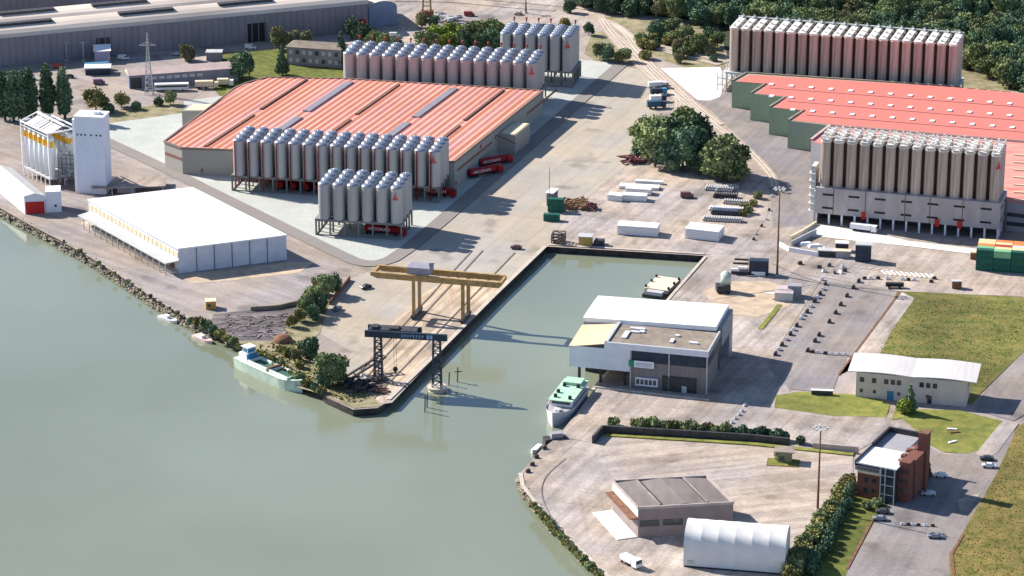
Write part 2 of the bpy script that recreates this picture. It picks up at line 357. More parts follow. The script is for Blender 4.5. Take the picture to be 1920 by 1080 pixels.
sheet('lawn', [(400,125),(405,100),(530,92),(650,118),(650,150),(480,152),(455,165),(420,190),(395,160)], M['grass_lush'], 2)
sheet('pavement', [(-200,88),(440,95),(640,75),(740,30),(750,0),(1100,-20),(1150,40),(1130,95),(940,100),(660,100),(420,112),(-200,110)], M['concrete2'], 1)
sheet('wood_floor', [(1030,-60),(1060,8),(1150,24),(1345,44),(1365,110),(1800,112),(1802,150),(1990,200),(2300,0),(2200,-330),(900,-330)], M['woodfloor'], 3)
sheet('scrub_field', [(1115,30),(1350,48),(1360,130),(1290,128),(1240,112),(1170,70)], M['scrub'], 2)
sheet('scrub_verge', [(1110,60),(1150,60),(1240,150),(1240,160),(1210,130),(1120,118),(1095,100)], M['scrub'], 2)
sheet('grass_strip', [(1795,130),(1990,150),(1990,190),(1800,165)], M['scrub'], 5)
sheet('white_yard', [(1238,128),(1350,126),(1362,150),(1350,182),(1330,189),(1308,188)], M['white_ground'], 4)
sheet('access_road', [(1300,186),(1370,170),(1530,290),(1530,420),(1450,430),(1440,340),(1400,270),(1330,205)], M['asphalt'], 2)
sheet('stock_yard', [(1200,300),(1440,330),(1440,400),(1400,470),(1330,478),(1030,455),(1065,405),(1160,325)], M['concrete2'], 2)
sheet('service_yard', [(1440,430),(1530,420),(1900,462),(2000,470),(2000,560),(1690,547),(1540,520),(1400,500),(1330,480)], M['concrete2'], 2)
sheet('north_apron', [(1335,482),(1540,525),(1450,665),(1330,745),(1112,733),(1190,640),(1262,553)], M['concrete2'], 3)
sheet('parking', [(1547,527),(1690,547),(1572,704),(1560,738),(1480,730),(1440,690),(1450,665)], M['asphalt'], 4)
sheet('quay_road', [(1115,733),(1330,742),(1385,680),(1450,665),(1490,670),(1480,735),(1600,745),(1660,775),(1690,800),(1600,850),(1480,830),(1140,800),(1110,830),(1050,820),(1085,770)], M['concrete2'], 3)
sheet('lower_yard', [(1048,822),(1110,830),(1135,812),(1600,850),(1600,900),(1470,1080),(1400,1400),(1230,1190),(1130,1070),(1060,1000),(1012,950),(985,912),(980,886)], M['concrete2'], 2)
sheet('lower_apron', [(1130,815),(1600,853),(1595,905),(1500,1010),(1380,980),(1200,950),(1120,860)], M['apron'], 4)
sheet('car_park', [(1640,965),(1700,900),(1730,860),(1800,850),(1880,870),(1868,905),(1800,1010),(1790,1040),(1820,1130),(1560,1130),(1590,1070)], M['asphalt'], 5)
sheet('front_road', [(1690,800),(1760,850),(1790,855),(1900,792),(1905,840),(1870,895),(1840,930),(1730,930),(1700,860)], M['asphalt'], 4)
sheet('grass_field', [(1683,546),(2000,562),(1960,620),(1842,735),(1820,760),(1720,690),(1618,672)], M['grass'], 5)
sheet('bare_margin', [(1690,548),(1715,560),(1672,620),(1648,668),(1590,672),(1572,704)], M['concrete2'], 6)
sheet('grass_plot', [(1455,742),(1500,735),(1640,742),(1668,760),(1662,783),(1560,780),(1452,765)], M['grass_green'], 5)
sheet('lawn', [(1680,762),(1720,768),(1800,770),(1878,790),(1862,832),(1815,852),(1770,848),(1735,830),(1727,815),(1690,785),(1672,788)], M['grass_green'], 5)
sheet('meadow', [(1908,800),(2100,700),(2200,1300),(1850,1300),(1782,1090),(1780,1040),(1800,1008),(1868,890)], M['meadow'], 6)
sheet('airstrip', [(2000,560),(1960,620),(1845,735),(1830,770),(1900,790),(2100,680)], M['asphalt'], 5)
sheet('path', [(1878,792),(1910,795),(1870,850),(1845,862),(1830,850)], M['concrete2'], 7)
sheet('hedge_lawn', [(1600,925),(1670,940),(1642,975),(1590,1070),(1560,1140),(1480,1140),(1510,1060),(1560,960)], M['grass_lush'], 6)
sheet('garden_bank', [(500,572),(620,560),(600,625),(560,655),(640,700),(660,755),(610,742),(560,727),(500,689),(440,647),(470,600)], M['scrub'], 3)
sheet('timber_yard', [(400,590),(560,570),(545,600),(520,640),(445,640),(390,620)], gmat('timber_ground', (.19,.165,.16), .1, 0, .2, .25, .15), 4)
sheet('weedy_tip', [(612,744),(650,735),(700,742),(712,762),(664,766)], M['scrub'], 4)
sheet('kerb_plot', [(1795,938),(1838,925),(1833,935),(1815,962),(1800,960)], M['concrete2'], 7)
sheet('dirt_patch', [(1318,548),(1360,528),(1440,528),(1500,548),(1480,575),(1420,596),(1350,588)], M['sand'], 5)
mb = MB()
for k, (x, y) in enumerate([(1470,560),(1462,572),(1452,586),(1443,600),(1432,614)]):
    pass
ribbon(mb, smooth([(1462,572),(1445,594),(1425,618)]), 1.8, .09); o = mb.build('weed_strip', M['grass_green']); o['kind'] = 'structure'
# coping along the quays
mb = MB(); ribbon(mb, [(728,750),(826,656),(925,556),(1023,462)], 1.6, .10); ribbon(mb, [(1027,459),(1320,477)], 1.4, .10); ribbon(mb, [(1326,482),(1264,553),(1192,640),(1114,733)], 1.2, .10, -.6)
ribbon(mb, [(982,888),(986,911),(1014,948),(1068,1006),(1150,1084)], 1.3, .10, -1.0)
o = mb.build('quay_edge', M['cope']); o['kind'] = 'structure'
# crane rails on the apron
mb = MB()
for a, b in (((640,735),(885,470)), ((655,742),(905,470)), ((700,748),(965,474))): ribbon(mb, [a, b], .5, .06)
o = mb.build('crane_rail', M['bronze']); o['kind'] = 'structure'
# railway
TR = [[(1125,30),(1150,62),(1185,92),(1225,140),(1285,195),(1360,250),(1410,290),(1446,330),(1452,352)],
      [(1135,38),(1170,62),(1200,100),(1245,145),(1300,195),(1350,235)],
      [(1125,35),(1140,60),(1170,95),(1215,140),(1262,178),(1272,195),(1268,215)],
      [(1160,50),(1195,75),(1260,100),(1350,122)], [(1150,44),(1180,68),(1215,82),(1285,98),(1362,118)]]
mbb = MB(); mbr = MB()
for i, t in enumerate(TR):
    s_ = smooth(t, 8); ribbon(mbb, s_, 4.4, .07+.004*i); ribbon(mbr, s_, .35, .16+.004*i, .8); ribbon(mbr, s_, .35, .16+.004*i, -.8)
o = mbb.build('railway_bed', M['ballast']); o['kind'] = 'structure'; o = mbr.build('railway_track', M['rail']); o['kind'] = 'structure'
mb = MB(); ribbon(mb, smooth([(900,-2),(1060,12),(1160,26),(1240,34),(1352,48)]), 4, .05); ribbon(mb, smooth([(740,2),(850,4),(960,14),(1040,20)]), 3, .05)
o = mb.build('road', M['concrete2']); o['kind'] = 'structure'
# a worn kerb line and the lane lines
mb = MB(); ribbon(mb, [(1688,548),(1572,704)], .7, .10); ribbon(mb, [(1638,972),(1588,1068)], .8, .14); ribbon(mb, [(1806,1003),(1784,1040),(1790,1090)], .8, .14)
o = mb.build('kerb', M['rust']); o['kind'] = 'structure'
mb = MB()
for i in range(11): ribbon(mb, [(1652+i*9.2, 508+i*.7), (1662+i*9.2, 516+i*.7)], .8, .09)
for i in range(7): ribbon(mb, [(1600+i*14, 500+i*1.6), (1608+i*14, 501+i*1.6)], .5, .09)
o = mb.build('road_marking', M['paint']); o['kind'] = 'structure'
mb = MB(); ribbon(mb, smooth([(1447,495),(1540,530),(1690,548)]), .4, .09); ribbon(mb, [(1340,562),(1540,532)], .3, .09)
ribbon(mb, smooth([(1060,1010),(1020,945),(1020,900),(1060,860)]), .35, .09)
o = mb.build('road_seam', M['asphalt']); o['kind'] = 'structure'
# riprap along the river
def rocks(pts, n, wd, name, m, r0=.7, r1=1.7, z0=-2.2):
    mb = MB(); W_ = [P(*p) for p in pts]
    for k in range(n):
        i = random.randrange(len(W_)-1); t = random.random(); q = W_[i].lerp(W_[i+1], t); d = (W_[i+1]-W_[i]).normalized(); nn = Vector((d.y, -d.x, 0))
        f = random.random(); q = q+nn*(wd*f-1.0); z = z0+(1-f)*2.0; r = random.uniform(r0, r1)
        vs = []
        for a in range(6): vs.append((q.x+r*random.uniform(.7,1.1)*math.cos(a*1.047), q.y+r*random.uniform(.7,1.1)*math.sin(a*1.047), z+random.uniform(-.2,.3)*r))
        vs.append((q.x, q.y, z+r*random.uniform(.5,.9)))
        mb.add(vs, [(a, (a+1) % 6, 6) for a in range(6)])
    o = mb.build(name, m); o['kind'] = 'stuff'; o['label'] = 'broken rock armour along the river bank'; o['category'] = 'rocks'; return o
rocks(SHORE[:11], 1500, 3.0, 'riprap', M['rock'], .3, .8)
rocks([(976,886),(982,912),(1010,950),(1065,1010),(1130,1075),(1180,1130)], 420, 2.2, 'riprap', M['rock'], .3, .9)
def sign2(p): return 1
# sloping green bank weeds at the right shore
# ------------------------------------------------------------------ silo clusters
def silo_proto(r, h, dome, ms, md, n=18, kind='silo'):
    t = thing(kind, 'silo', 'silo', (0,0,0))
    b = MB(); b.cyl(0,0,0,h,r,n=n,caps=False)
    for z in [h*k/6 for k in range(1,6)]: b.cyl(0,0,z-.06,z+.06,r+.05,n=n,caps=False)
    b.build('silo_body', ms, t)
    d = MB(); d.lathe(0,0,[(r+.12,h-.15),(r+.12,h),(r*.9,h+dome*.4),(r*.62,h+dome*.8),(r*.25,h+dome),(.2,h+dome),(.2,h+dome+.25),(0,h+dome+.25)],n=n)
    d.build('silo_dome', md, t); return t
def emblem(parent, r, z, s, an):          # pyramid of small red blocks curved on the shell
    mb = MB()
    rows = [(0, [0]), (1, [0]), (2, [-.45, .45]), (3, [-.5, .5]), (4, [-1.15, -.4, .4, 1.15]), (5, [-1.3, -.45, .45, 1.3])]
    for k, xs in rows:
        for x in xs:
            a = an+x*s/r; px, py = (r+.08)*math.cos(a), (r+.08)*math.sin(a)
            mb.cbox(px, py, z-k*s*.82, s*.62, .12, s*.66, a+math.pi/2)
    return mb.build('emblem', M['emblem'], parent, 'red pyramid-shaped emblem of small marks')
ALLS = {}
def cluster(key, A, an, L, D, nx, ny, z0, proto, r, mx, group, desc, my=1.9, extra=None, x0=None, x1=None):
    # proto: a silo whose base is at z 0; silos stand at height z0 on their frame
    out = []; x0 = mx if x0 is None else x0; x1 = L-mx if x1 is None else x1
    for j in range(ny):
        for i in range(nx):
            x = x0+(x1-x0)*(i/(nx-1)); y = my+(D-2*my)*(j/(ny-1))
            q = A+Vector((x*math.cos(an)-y*math.sin(an), x*math.sin(an)+y*math.cos(an), 0))
            row = 'front' if j == 0 else ('back' if j == ny-1 else ORD[j])
            lab = f"{desc}, {row} row, {ORD[i]} from the left"
            if not out: o = proto; moveto(o, (q.x, q.y, z0), an); o['label'] = lab; o['group'] = group
            else: o = dup(proto, (q.x, q.y, z0), an, lab, group)
            out.append(o)
            if extra: extra(o, i, j)
    return out
def steel_frame(name, label, A, an, L, D, nx, ny, z, group='grey steel frames carrying the silos'):
    t = thing(name, label, 'frame', A, an, group)
    d = MB(); d.box(0, L, 0, D, z-.9, z); d.build('deck', M['frame'], t)
    for i in range(nx):
        for j in range(ny):
            if 0 < i < nx-1 and 0 < j < ny-1 and (i+j) % 2: continue
            p = MB(); x = .35+(L-.7)*i/(nx-1); y = .35+(D-.7)*j/(ny-1); p.box(x-.3, x+.3, y-.3, y+.3, 0, z-.9); p.build('post', M['frame'], t)
    b = MB(); b.box(0.1, L-.1, .1, .5, .15, .5); b.box(.1, .5, .5, D-.1, .15, .5); b.build('base_beam', M['frame'], t)
    return t
def pipe_part(o, r, z0):
    p = MB(); p.cyl(-r*.45, -r-.25, -z0+1.0, 14.6, .26, n=8); return p.build('filler_pipe', M['redpipe'], o, 'thin red filling pipe down the front of the silo')
M['redpipe'] = mat('pipe_red', (.36,.06,.05), .6)
def knob(o, r, h):
    p = MB(); p.cyl(r*.2, r*.3, h+1.2, h+3.0, .3, n=8); p.cyl(r*.2, r*.3, h+2.4, h+3.2, .5, n=8); p.build('vent', M['redpipe'], o, 'small red vent on the dome')
# small cluster nearest the dock
A, an, L, D = frame((591,441), (754,451), (787,423)); ZF = 6.6
steel_frame('silo_stand', 'grey steel frame on legs under the smallest silo cluster, nearest the basin', A, an, L, D, 7, 5, ZF)
pr = silo_proto(2.3, 13.7, .9, M['steel'], M['dome'], 20)
s1 = cluster('a', A, an, L, D+.8, 6, 4, ZF, pr, 2.05, 2.8, 'silos of the smallest cluster', 'grey steel silo in the small cluster nearest the basin', x0=3.4, x1=L-2.3)
emblem(s1[5], 2.3, 11.8, .62, R(-90))
# large front cluster
A2, an2, L2, D2 = frame((434,358), (824,381), (853,354))
steel_frame('silo_stand', 'long grey steel frame under the silo block before the orange roof', A2, an2, L2, D2, 16, 5, 6.6)
pr = silo_proto(2.38, 14.2, .9, M['steel'], M['dome'], 20)
def ex2(o, i, j):
    if j == 0: pipe_part(o, 2.38, 6.6)
s2 = cluster('b', A2, an2, L2, D2, 15, 4, 6.6, pr, 2.2, 3.1, 'silos of the long front block', 'grey silo in the long block before the orange roof', extra=ex2, x0=3.1, x1=L2-2.2)
emblem(s2[14], 2.38, 12.4, .66, R(-90))
# block behind the orange roof
A3, an3, L3, D3 = frame((641,186), (1008,206), (1033,182))
steel_frame('silo_stand', 'grey steel frame behind the orange-roofed factory, mostly hidden', A3, an3, L3, D3, 8, 4, 6.4)
pr = silo_proto(2.45, 14.3, .9, mat('silo_pinkish', (.46,.40,.385), .6, .15, var=.05, scale=.3, streak=(1,1,.08)), M['dome'], 18)
def ex3(o, i, j):
    if j == 3: knob(o, 2.4, 14.3)
s3 = cluster('c', A3, an3, L3, D3, 15, 4, 6.4, pr, 2.4, 3.0, 'silos of the block behind the orange roof', 'silver silo in the block behind the orange roof', extra=ex3)
emblem(s3[14], 2.45, 12.2, .7, R(-80))
# rear cluster
A4, an4, L4, D4 = frame((934,157), (1075,165), (1098,144))
steel_frame('silo_stand', 'tall grey steel frame on many legs under the farthest grey silos', A4, an4, L4, D4, 7, 6, 7.4)
pr = silo_proto(2.4, 15.8, .9, mat('silo_grey2', (.40,.40,.395), .55, .2, var=.05, scale=.3, streak=(1,1,.08)), M['dome'], 18)
def ex4(o, i, j):
    if j == 4: knob(o, 2.35, 15.8)
s4 = cluster('d', A4, an4, L4, D4, 6, 5, 7.4, pr, 2.2, 3.1, 'silos of the farthest grey cluster', 'grey silo in the farthest grey cluster', extra=ex4)
emblem(s4[5], 2.4, 13.6, .7, R(-80))
# brown ribbed silos: rear right
def brown_proto(r, h, pitch, clutter=False, nrib=22):
    t = thing('silo', 'silo', 'silo', (0,0,0)); b = MB(); n = nrib*2; vs = []
    for z in (0, h):
        for k in range(n):
            rr = r+(.10 if k % 2 else 0); vs.append((rr*math.cos(2*math.pi*k/n), rr*math.sin(2*math.pi*k/n), z))
    b.add(vs, [(k, (k+1) % n, (k+1) % n+n, k+n) for k in range(n)])
    b.build('silo_body', M['brownsilo'], t)
    d = MB(); d.lathe(0,0,[(r+.25,h-.6),(r+.25,h),(r*.6,h+.35),(0,h+.45)],n=16,smooth=False)
    d.box(-r*.85, r*.85, -pitch/2, pitch/2, h+.3, h+.75)
    d.box(-.5, .5, -.5, .5, h+.75, h+1.5)
    if clutter: d.box(r*.3, r*.8, -1.2, .2, h+.75, h+1.3); d.box(-r*.9, -r*.5, .6, 1.4, h+.75, h+1.6)
    d.build('silo_top', M['sil_top'], t)
    return t
A5, an5, L5, D5 = frame((1362,172), (1790,207), (1808,184))
t = thing('silo_stand', 'pale steel leg frame under the brown silos at the far right', 'frame', A5, an5, 'leg frames of the brown silos')
d = MB(); d.box(-.5, L5+.5, -.5, D5+.5, 8.4, 9.2); d.build('deck', M['palegrey'], t)
for i in range(21):
    for j in (0, 1, 2):
        p = MB(); x = L5*i/20; y = D5*j/2; p.box(x-.3, x+.3, y-.3, y+.3, 0, 8.4); p.build('post', M['palegrey'], t)
b = MB()
for z in (2.5, 5.5): b.box(-4.5, 0-.35, 1, D5-1, z, z+.3)
for x in (-4.3, -2.2):
    for y in (1, D5/2, D5-1): b.box(x-.15, x+.15, y-.15, y+.15, 0, 8)
b.build('stair_tower', M['palegrey'], t)
p = MB(); p.box(1.5, L5-1.5, 3.2, 4.0, 9.2, 27.6); p.box(1.5, L5-1.5, D5-4, D5-3.2, 9.2, 27.6); p.build('gap_shade_panel', mat('dark_brown', (.06,.038,.03), .9, var=.2), t)  # dark panels added between the silo rows to paint the shaded gaps
pr = brown_proto(1.82, 19.5, (D5-5.6)/2)
def exb(o, i, j):
    if j == 2: pass
s5 = cluster('e', A5, an5, L5, D5, 20, 3, 9.2, pr, 2.05, 2.3, 'brown silos before the wood', 'brown ribbed silo with pale cap, block before the wood', my=2.8)
c = MB(); c.box(.5, L5-.5, D5-2.2, D5-1.2, 29.6, 30.0)
for i in range(20):
    x = 2.6+(L5-5.2)*i/19; c.add([(x-.9, D5-2.4, 30.0), (x+.9, D5-2.4, 30.0), (x+.9, D5-1.0, 30.0), (x-.9, D5-1.0, 30.0), (x, D5-1.7, 31.3)], [(0,1,4),(1,2,4),(2,3,4),(3,0,4),(3,2,1,0)])
tt = thing('conveyor_gallery', 'pale capped conveyor gallery along the tops of the silos before the wood', 'conveyor', A5, an5, 'conveyor galleries on the brown silos'); c.build('gallery_beam', M['palegrey'], tt)
# podium cluster front right
A6, an6, L6, D6 = frame((1527,419), (1872,451), (1898,425))
t = thing('silo_podium', 'grey concrete podium on white columns with narrow slots, carrying brown silos', 'podium', A6, an6)
d = MB(); d.box(0, L6, 0, D6, 4.3, 14.6); d.build('wall', M['podium'], t)
for i in range(7):
    x = L6*(i+.5)/7
    for z in (6.3, 11.6): d = MB(); d.box(x-2.3, x+1.9, -.05, .4, z, z+.8); d.build('slot_window', M['black'], t)
for k in range(2):
    for z in (6.3, 11.6): d = MB(); d.box(L6-.4, L6+.05, D6*(.12+.48*k), D6*(.42+.48*k), z, z+.8); d.build('slot_window', M['black'], t)
for f in (.10, .275, .49, .625, .80): d = MB(); d.box(L6*f-.14, L6*f+.14, -.12, 0, 4.3, 14.6); d.build('downpipe', M['rust'], t)
for f in (.27, .67, .79):
    p = MB(); p.box(L6*f-1, L6*f+.6, -.5, 0, 3.4, 6.4); p.build('control_box', M['red'], t)
for i in range(15):
    p = MB(); x = .5+(L6-1)*i/14; p.box(x-.35, x+.35, .2, .9, 0, 4.3); p.build('column', M['whitewall'], t)
for i in range(1, 4):
    p = MB(); y = D6*i/3-.5; p.box(L6-.9, L6-.2, y-.35, y+.35, 0, 4.3); p.build('column', M['whitewall'], t)
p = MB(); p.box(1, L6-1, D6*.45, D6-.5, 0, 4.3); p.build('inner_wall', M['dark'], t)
p = MB(); p.box(-.6, 0, 0, D6*.7, 0, 13); p.box(-2.4, -.6, D6*.15, D6*.5, 4, 22)
for z in range(4, 22, 3): p.box(-3.2, -.6, D6*.1, D6*.55, z, z+.3)
p.build('stair_tower', M['palegrey'], t)
p = MB(); p.box(1.5, L6-1.5, 3.6, 4.4, 14.6, 32.0); p.build('gap_shade_panel', mat('dark_brown', (.06,.038,.03), .9, var=.2), t)  # added dark sheet standing in for shade between the podium silos
pr = brown_proto(1.78, 18.3, (D6-5.8)/3, True); KEEP_BROWN = pr
s6 = cluster('f', A6, an6, L6, D6, 14, 4, 14.6, pr, 2.4, 2.9, 'brown silos on the podium', 'brown ribbed silo on the concrete podium', my=2.9)
emblem(s6[13], 1.85, 15.5, .62, R(-50))
c = MB()
random.seed(3)
for i in range(27):
    x = 1.5+(L6-3)*i/26
    for k in range(4):
        y = 2.2+(D6-4)*k/3+random.uniform(-.8,.8); c.box(x-.3, x+.3, y-.4, y+.4, 33.7, 34.3+random.random()*.6)
for y in (3, D6/2, D6-3): c.box(1, L6-1, y-.25, y+.25, 34.1, 34.4)
tt = thing('conveyor_gallery', 'clutter of pale conveyors and hatches on top of the podium silos', 'conveyor', A6, an6, 'conveyor galleries on the brown silos'); c.build('gallery_beam', M['sil_top'], tt)

# ------------------------------------------------------------------ orange striped factory
FZ = 11.0
rp = [(308,266),(341,278),(437,282),(852,304),(1018,171),(930,165),(640,148),(500,146),(462,156),(440,166)]
RP = [P(*p, FZ) for p in rp]; c0 = P(852,304,FZ); dd = (P(1018,171,FZ)-c0); fan = math.atan2(dd.y, dd.x)-math.pi/2
t = thing('factory_hall', 'large factory with an orange and pink striped roof between silo blocks', 'factory', (c0.x, c0.y, 0), fan)
def loc(q): v = q-c0; c_, s_ = math.cos(fan), math.sin(fan); return (v.x*c_+v.y*s_, -v.x*s_+v.y*c_)
lp = [loc(q) for q in RP]
mb = MB(); mb.prism(lp, 0, FZ-.3); mb.build('wall', M['factorywall'], t)
# parapet rim
mb = MB()
for i in range(len(lp)):
    a, b = lp[i], lp[(i+1) % len(lp)]; mb.bar((*a, FZ+.1), (*b, FZ+.1), .7, .8)
mb.build('parapet', mat('parapet_brown', (.22,.17,.14), .9), t)
def clip(poly, x0, x1):
    def half(pl, f):
        o = []
        for i in range(len(pl)):
            a, b = pl[i], pl[(i+1) % len(pl)]; fa, fb = f(a), f(b)
            if fa >= 0: o.append(a)
            if fa*fb < 0: k = fa/(fa-fb); o.append((a[0]+(b[0]-a[0])*k, a[1]+(b[1]-a[1])*k))
        return o
    return half(half(poly, lambda p: p[0]-x0), lambda p: x1-p[0])
xs0, xs1 = min(p[0] for p in lp), max(p[0] for p in lp); per = 3.1; n = int((xs1-xs0)/per)+1; per = (xs1-xs0)/n
mb = MB(); random.seed(5)
for k in range(n):
    x0 = xs0+k*per; xm = x0+per*.5; h = .42
    for (a, b, ha, hb, sl) in ((x0, xm, 0, h, 0), (xm, x0+per, h, 0, 1)):
        pl = clip(lp, a+1e-4, b-1e-4)
        if len(pl) < 3: continue
        f = lambda p: FZ-.1+ha+(hb-ha)*(p[0]-a)/(b-a)
        ar = sum(pl[i][0]*pl[(i+1) % len(pl)][1]-pl[(i+1) % len(pl)][0]*pl[i][1] for i in range(len(pl)))
        if ar < 0: pl = pl[::-1]
        mb.m = (random.choice([0,0,2]) if sl == 0 else random.choice([1,1,2,0])); mb.add([(p[0], p[1], f(p)) for p in pl], [list(range(len(pl)))])
mb.build('roof', [M['pink1'], M['pink2'], M['pink3']], t)
def strip_on_roof(a, b, wd, m, nm, h=.75):
    p, q = loc(P(*a, FZ)), loc(P(*b, FZ)); s_ = MB(); x = (p[0]+q[0])/2; s_.box(x-wd/2, x+wd/2, min(p[1], q[1]), max(p[1], q[1]), FZ, FZ+h); s_.build(nm, m, t)
for a, b in [((574,150),(490,206)),((747,160),(669,216)),((942,170),(872,227)),((656,226),(612,258)),((861,237),(825,266)),((476,217),(385,276))]: strip_on_roof(a, b, 1.25, M['brownstrip'], 'roof_gutter', .7)
for a, b in [((655,155),(575,210)),((851,167),(779,221)),((560,221),(518,250)),((764,232),(724,260))]: strip_on_roof(a, b, 3.4, M['greystrip'], 'rooflight', .66)
# right wall band, door boxes, annex
b = MB(); b.box(0.02, .14, 3, 44, 6.2, 7.2); b.build('wall_band', M['factorybrown'], t)
b = MB(); b.box(0.02, .14, 88, 128, 6.2, 7.2); b.build('wall_band', M['factorybrown'], t)
b = MB(); b.box(0.02, 7.5, 52, 70, 0, 8.2); ax = b.build('annex', M['factorywall'], t)
b = MB(); b.box(.6, 7.0, 52.6, 69.4, 8.2, 8.35); b.build('annex_roof', M['cream'], ax)
b = MB(); b.box(0.02,.3, 1.0, 1.8, 1.2, 2.6); b.box(.02,.3,30,30.8,8,9.4); b.box(.02,.3,48,48.8,6.8,8.4); b.build('alarm_box', M['red'], t)
b = MB(); b.bar((.3,48.4,8.6),(7.6,52,4.6),.25); b.build('awning_stay', M['dark'], t)
q0, q1 = loc(P(341,326)), loc(P(437,333))
a0, a1 = Vector((*lp[1],0)), Vector((*lp[2],0)); dv = (a1-a0).normalized(); nv = Vector((dv.y,-dv.x,0)); a_ = a0+dv*8+nv*.15
b = MB(); b.bar((a_.x,a_.y,1.2),(a_.x,a_.y,2.8),1.0,.3); b.build('hydrant_box', M['red'], t)
e0, e1 = Vector((*lp[0],0)), Vector((*lp[1],0)); dv = (e1-e0).normalized(); nv = Vector((dv.y,-dv.x,0))
u0, u1 = e0+dv*.3+nv*.08, e1-dv*.5+nv*.08
b = MB(); b.bar((u0.x,u0.y,6.4),(u1.x,u1.y,6.4),.12,1.1); b.build('wall_band', M['factorybrown'], t)
# pale corner box behind the left roof edge
z_ = 10.2; an_pts = [(341,208),(356,195),(412,194),(400,208)]
t = thing('corner_block', 'small grey block with a pale yellow flat roof at the factory corner', 'building', P(341,208,z_)-Vector((0,0,z_)))
o0 = t.location; L_ = [(P(*p, z_).x-o0.x, P(*p, z_).y-o0.y) for p in an_pts]
b = MB(); b.prism(L_, 0, z_); b.build('wall', M['factorywall'], t)
cx_, cy_ = sum(p[0] for p in L_)/4, sum(p[1] for p in L_)/4
b = MB(); b.prism([(cx_+(p[0]-cx_)*.78, cy_+(p[1]-cy_)*.78) for p in L_], z_+.01, z_+.15); b.build('roof', mat('pale_yellow', (.75,.70,.42), .9), t)

# ------------------------------------------------------------------ right red-roofed hall with stepped wall
RZ = 12.0
Q = [(1399,137),(1373,152),(1436,157),(1408,175),(1473,182),(1443,201),(1507,207),(1478,226),(1557,235),(2060,277),(2150,196),(1800,163)]
t = thing('stepped_hall', 'wide red-roofed hall with a stepped grey-green end wall and small white rooflights', 'factory', (P(1373,152,RZ).x, P(1373,152,RZ).y, 0)); o0 = t.location.copy()
W_ = [P(*p, RZ)-o0 for p in Q]
b = MB(); b.prism([(p.x, p.y) for p in W_], 0, RZ-.02); b.build('wall', M['sagewall'], t)
cxm = sum(p.x for p in W_)/len(W_); cym = sum(p.y for p in W_)/len(W_)
Qr = [(1404,140),(1381,153),(1441,157.5),(1417,175.5),(1477,182),(1451,202),(1511,208),(1486,226),(1562,234),(2055,275),(2144,197),(1800,164.5)]
b = MB(); b.prism([(P(*p, RZ).x-o0.x, P(*p, RZ).y-o0.y) for p in Qr], RZ, RZ+.12); b.build('roof', M['redroof'], t)
b = MB()
for (a, c_) in ((0,1),(2,3),(4,5),(6,7),(11,0),(8,9)):
    p, q = W_[a], W_[c_]; b.bar((p.x,p.y,RZ+.25),(q.x,q.y,RZ+.25),.9,.5)
b.build('parapet', M['bronze'], t)
b = MB()
for (a, c_) in ((-1, 0),): pass
lines = [((1441,165.5),(2130,218)), ((1477,190.5),(2110,243)), ((1511,216.5),(2090,262))]
for a, c_ in lines:
    p, q = P(*a, RZ)-o0, P(*c_, RZ)-o0; b.bar((p.x,p.y,RZ+.2),(q.x,q.y,RZ+.2),.35,.3)
b.build('roof_joint', mat('joint_grey', (.42,.24,.21), .9), t)
def sky_row(xs, x0, y0, sl):
    for x in xs:
        y = y0+(x-x0)*sl; c = [P(x-5, y+1.6, RZ+.5), P(x+3.6, y+1.9, RZ+.5), P(x+6, y-1.4, RZ+.5), P(x-2.6, y-1.7, RZ+.5)]
        s_ = MB(); s_.prism([(q.x-o0.x, q.y-o0.y) for q in c], RZ+.1, RZ+.5); s_.build('rooflight', M['white'], t)
sky_row([1446+37.2*i for i in range(14)], 1446, 157, .0815)
sky_row([1446,1483]+[1520+37.2*i for i in range(12)], 1483, 182, .0815)
sky_row([1486,1523]+[1560+37.5*i for i in range(11)], 1523, 207.5, .0815)
# older red hall behind the podium
t = thing('old_red_hall', 'weathered pink and red roofed hall behind the podium silos', 'factory', (P(1522,262,12).x, P(1522,262,12).y, 0)); o0 = t.location.copy()
Qo = [(1521,264),(1556,237),(2060,279),(2040,395),(1890,378)]
W_ = [P(*p, 11.6)-o0 for p in Qo]
b = MB(); b.prism([(p.x, p.y) for p in W_], 0, 11.4); b.build('wall', M['greywall'], t)
b = MB(); b.prism([(p.x, p.y) for p in W_], 11.42, 11.7); b.build('roof', mat('old_red_roof', (.60,.17,.13), .9, col2=(.70,.36,.30), scale=.25, streak=(.15,1,1,-.2)), t)
b = MB()
for i in (0, 1): p, q = W_[i], W_[i+1]; b.bar((p.x,p.y,12.0),(q.x,q.y,12.0),1.0,.9)
b.build('parapet', mat('pinkish', (.60,.42,.38), .9, var=.1), t)
b = MB()
for k in range(7):
    y = 290+k*14
    p, q = P(1900, y, 11.9)-o0, P(2030, y+9, 11.9)-o0; b.bar((p.x,p.y,11.95),(q.x,q.y,11.95),.8,.4)
b.build('rooflight', M['cream'], t)
b = MB(); p, q = W_[4], W_[3]
dv = (q-p).normalized(); nv = Vector((dv.y,-dv.x,0))*.1
for z in (3.0, 6.6): b.bar(((p+nv).x,(p+nv).y,z),((q+nv).x,(q+nv).y,z),.2,1.5)
b.build('window_strip', M['glass'], t)
# ------------------------------------------------------------------ buildings
def win(parent, x0, x1, z0, z1, y=0, m='glass', nm='window', side=None, d=.08):
    b = MB()
    if side is None: b.box(x0, x1, y-d, y+.1, z0, z1)
    else: b.box(side-.1, side+d, x0, x1, z0, z1)
    return b.build(nm, M[m], parent)
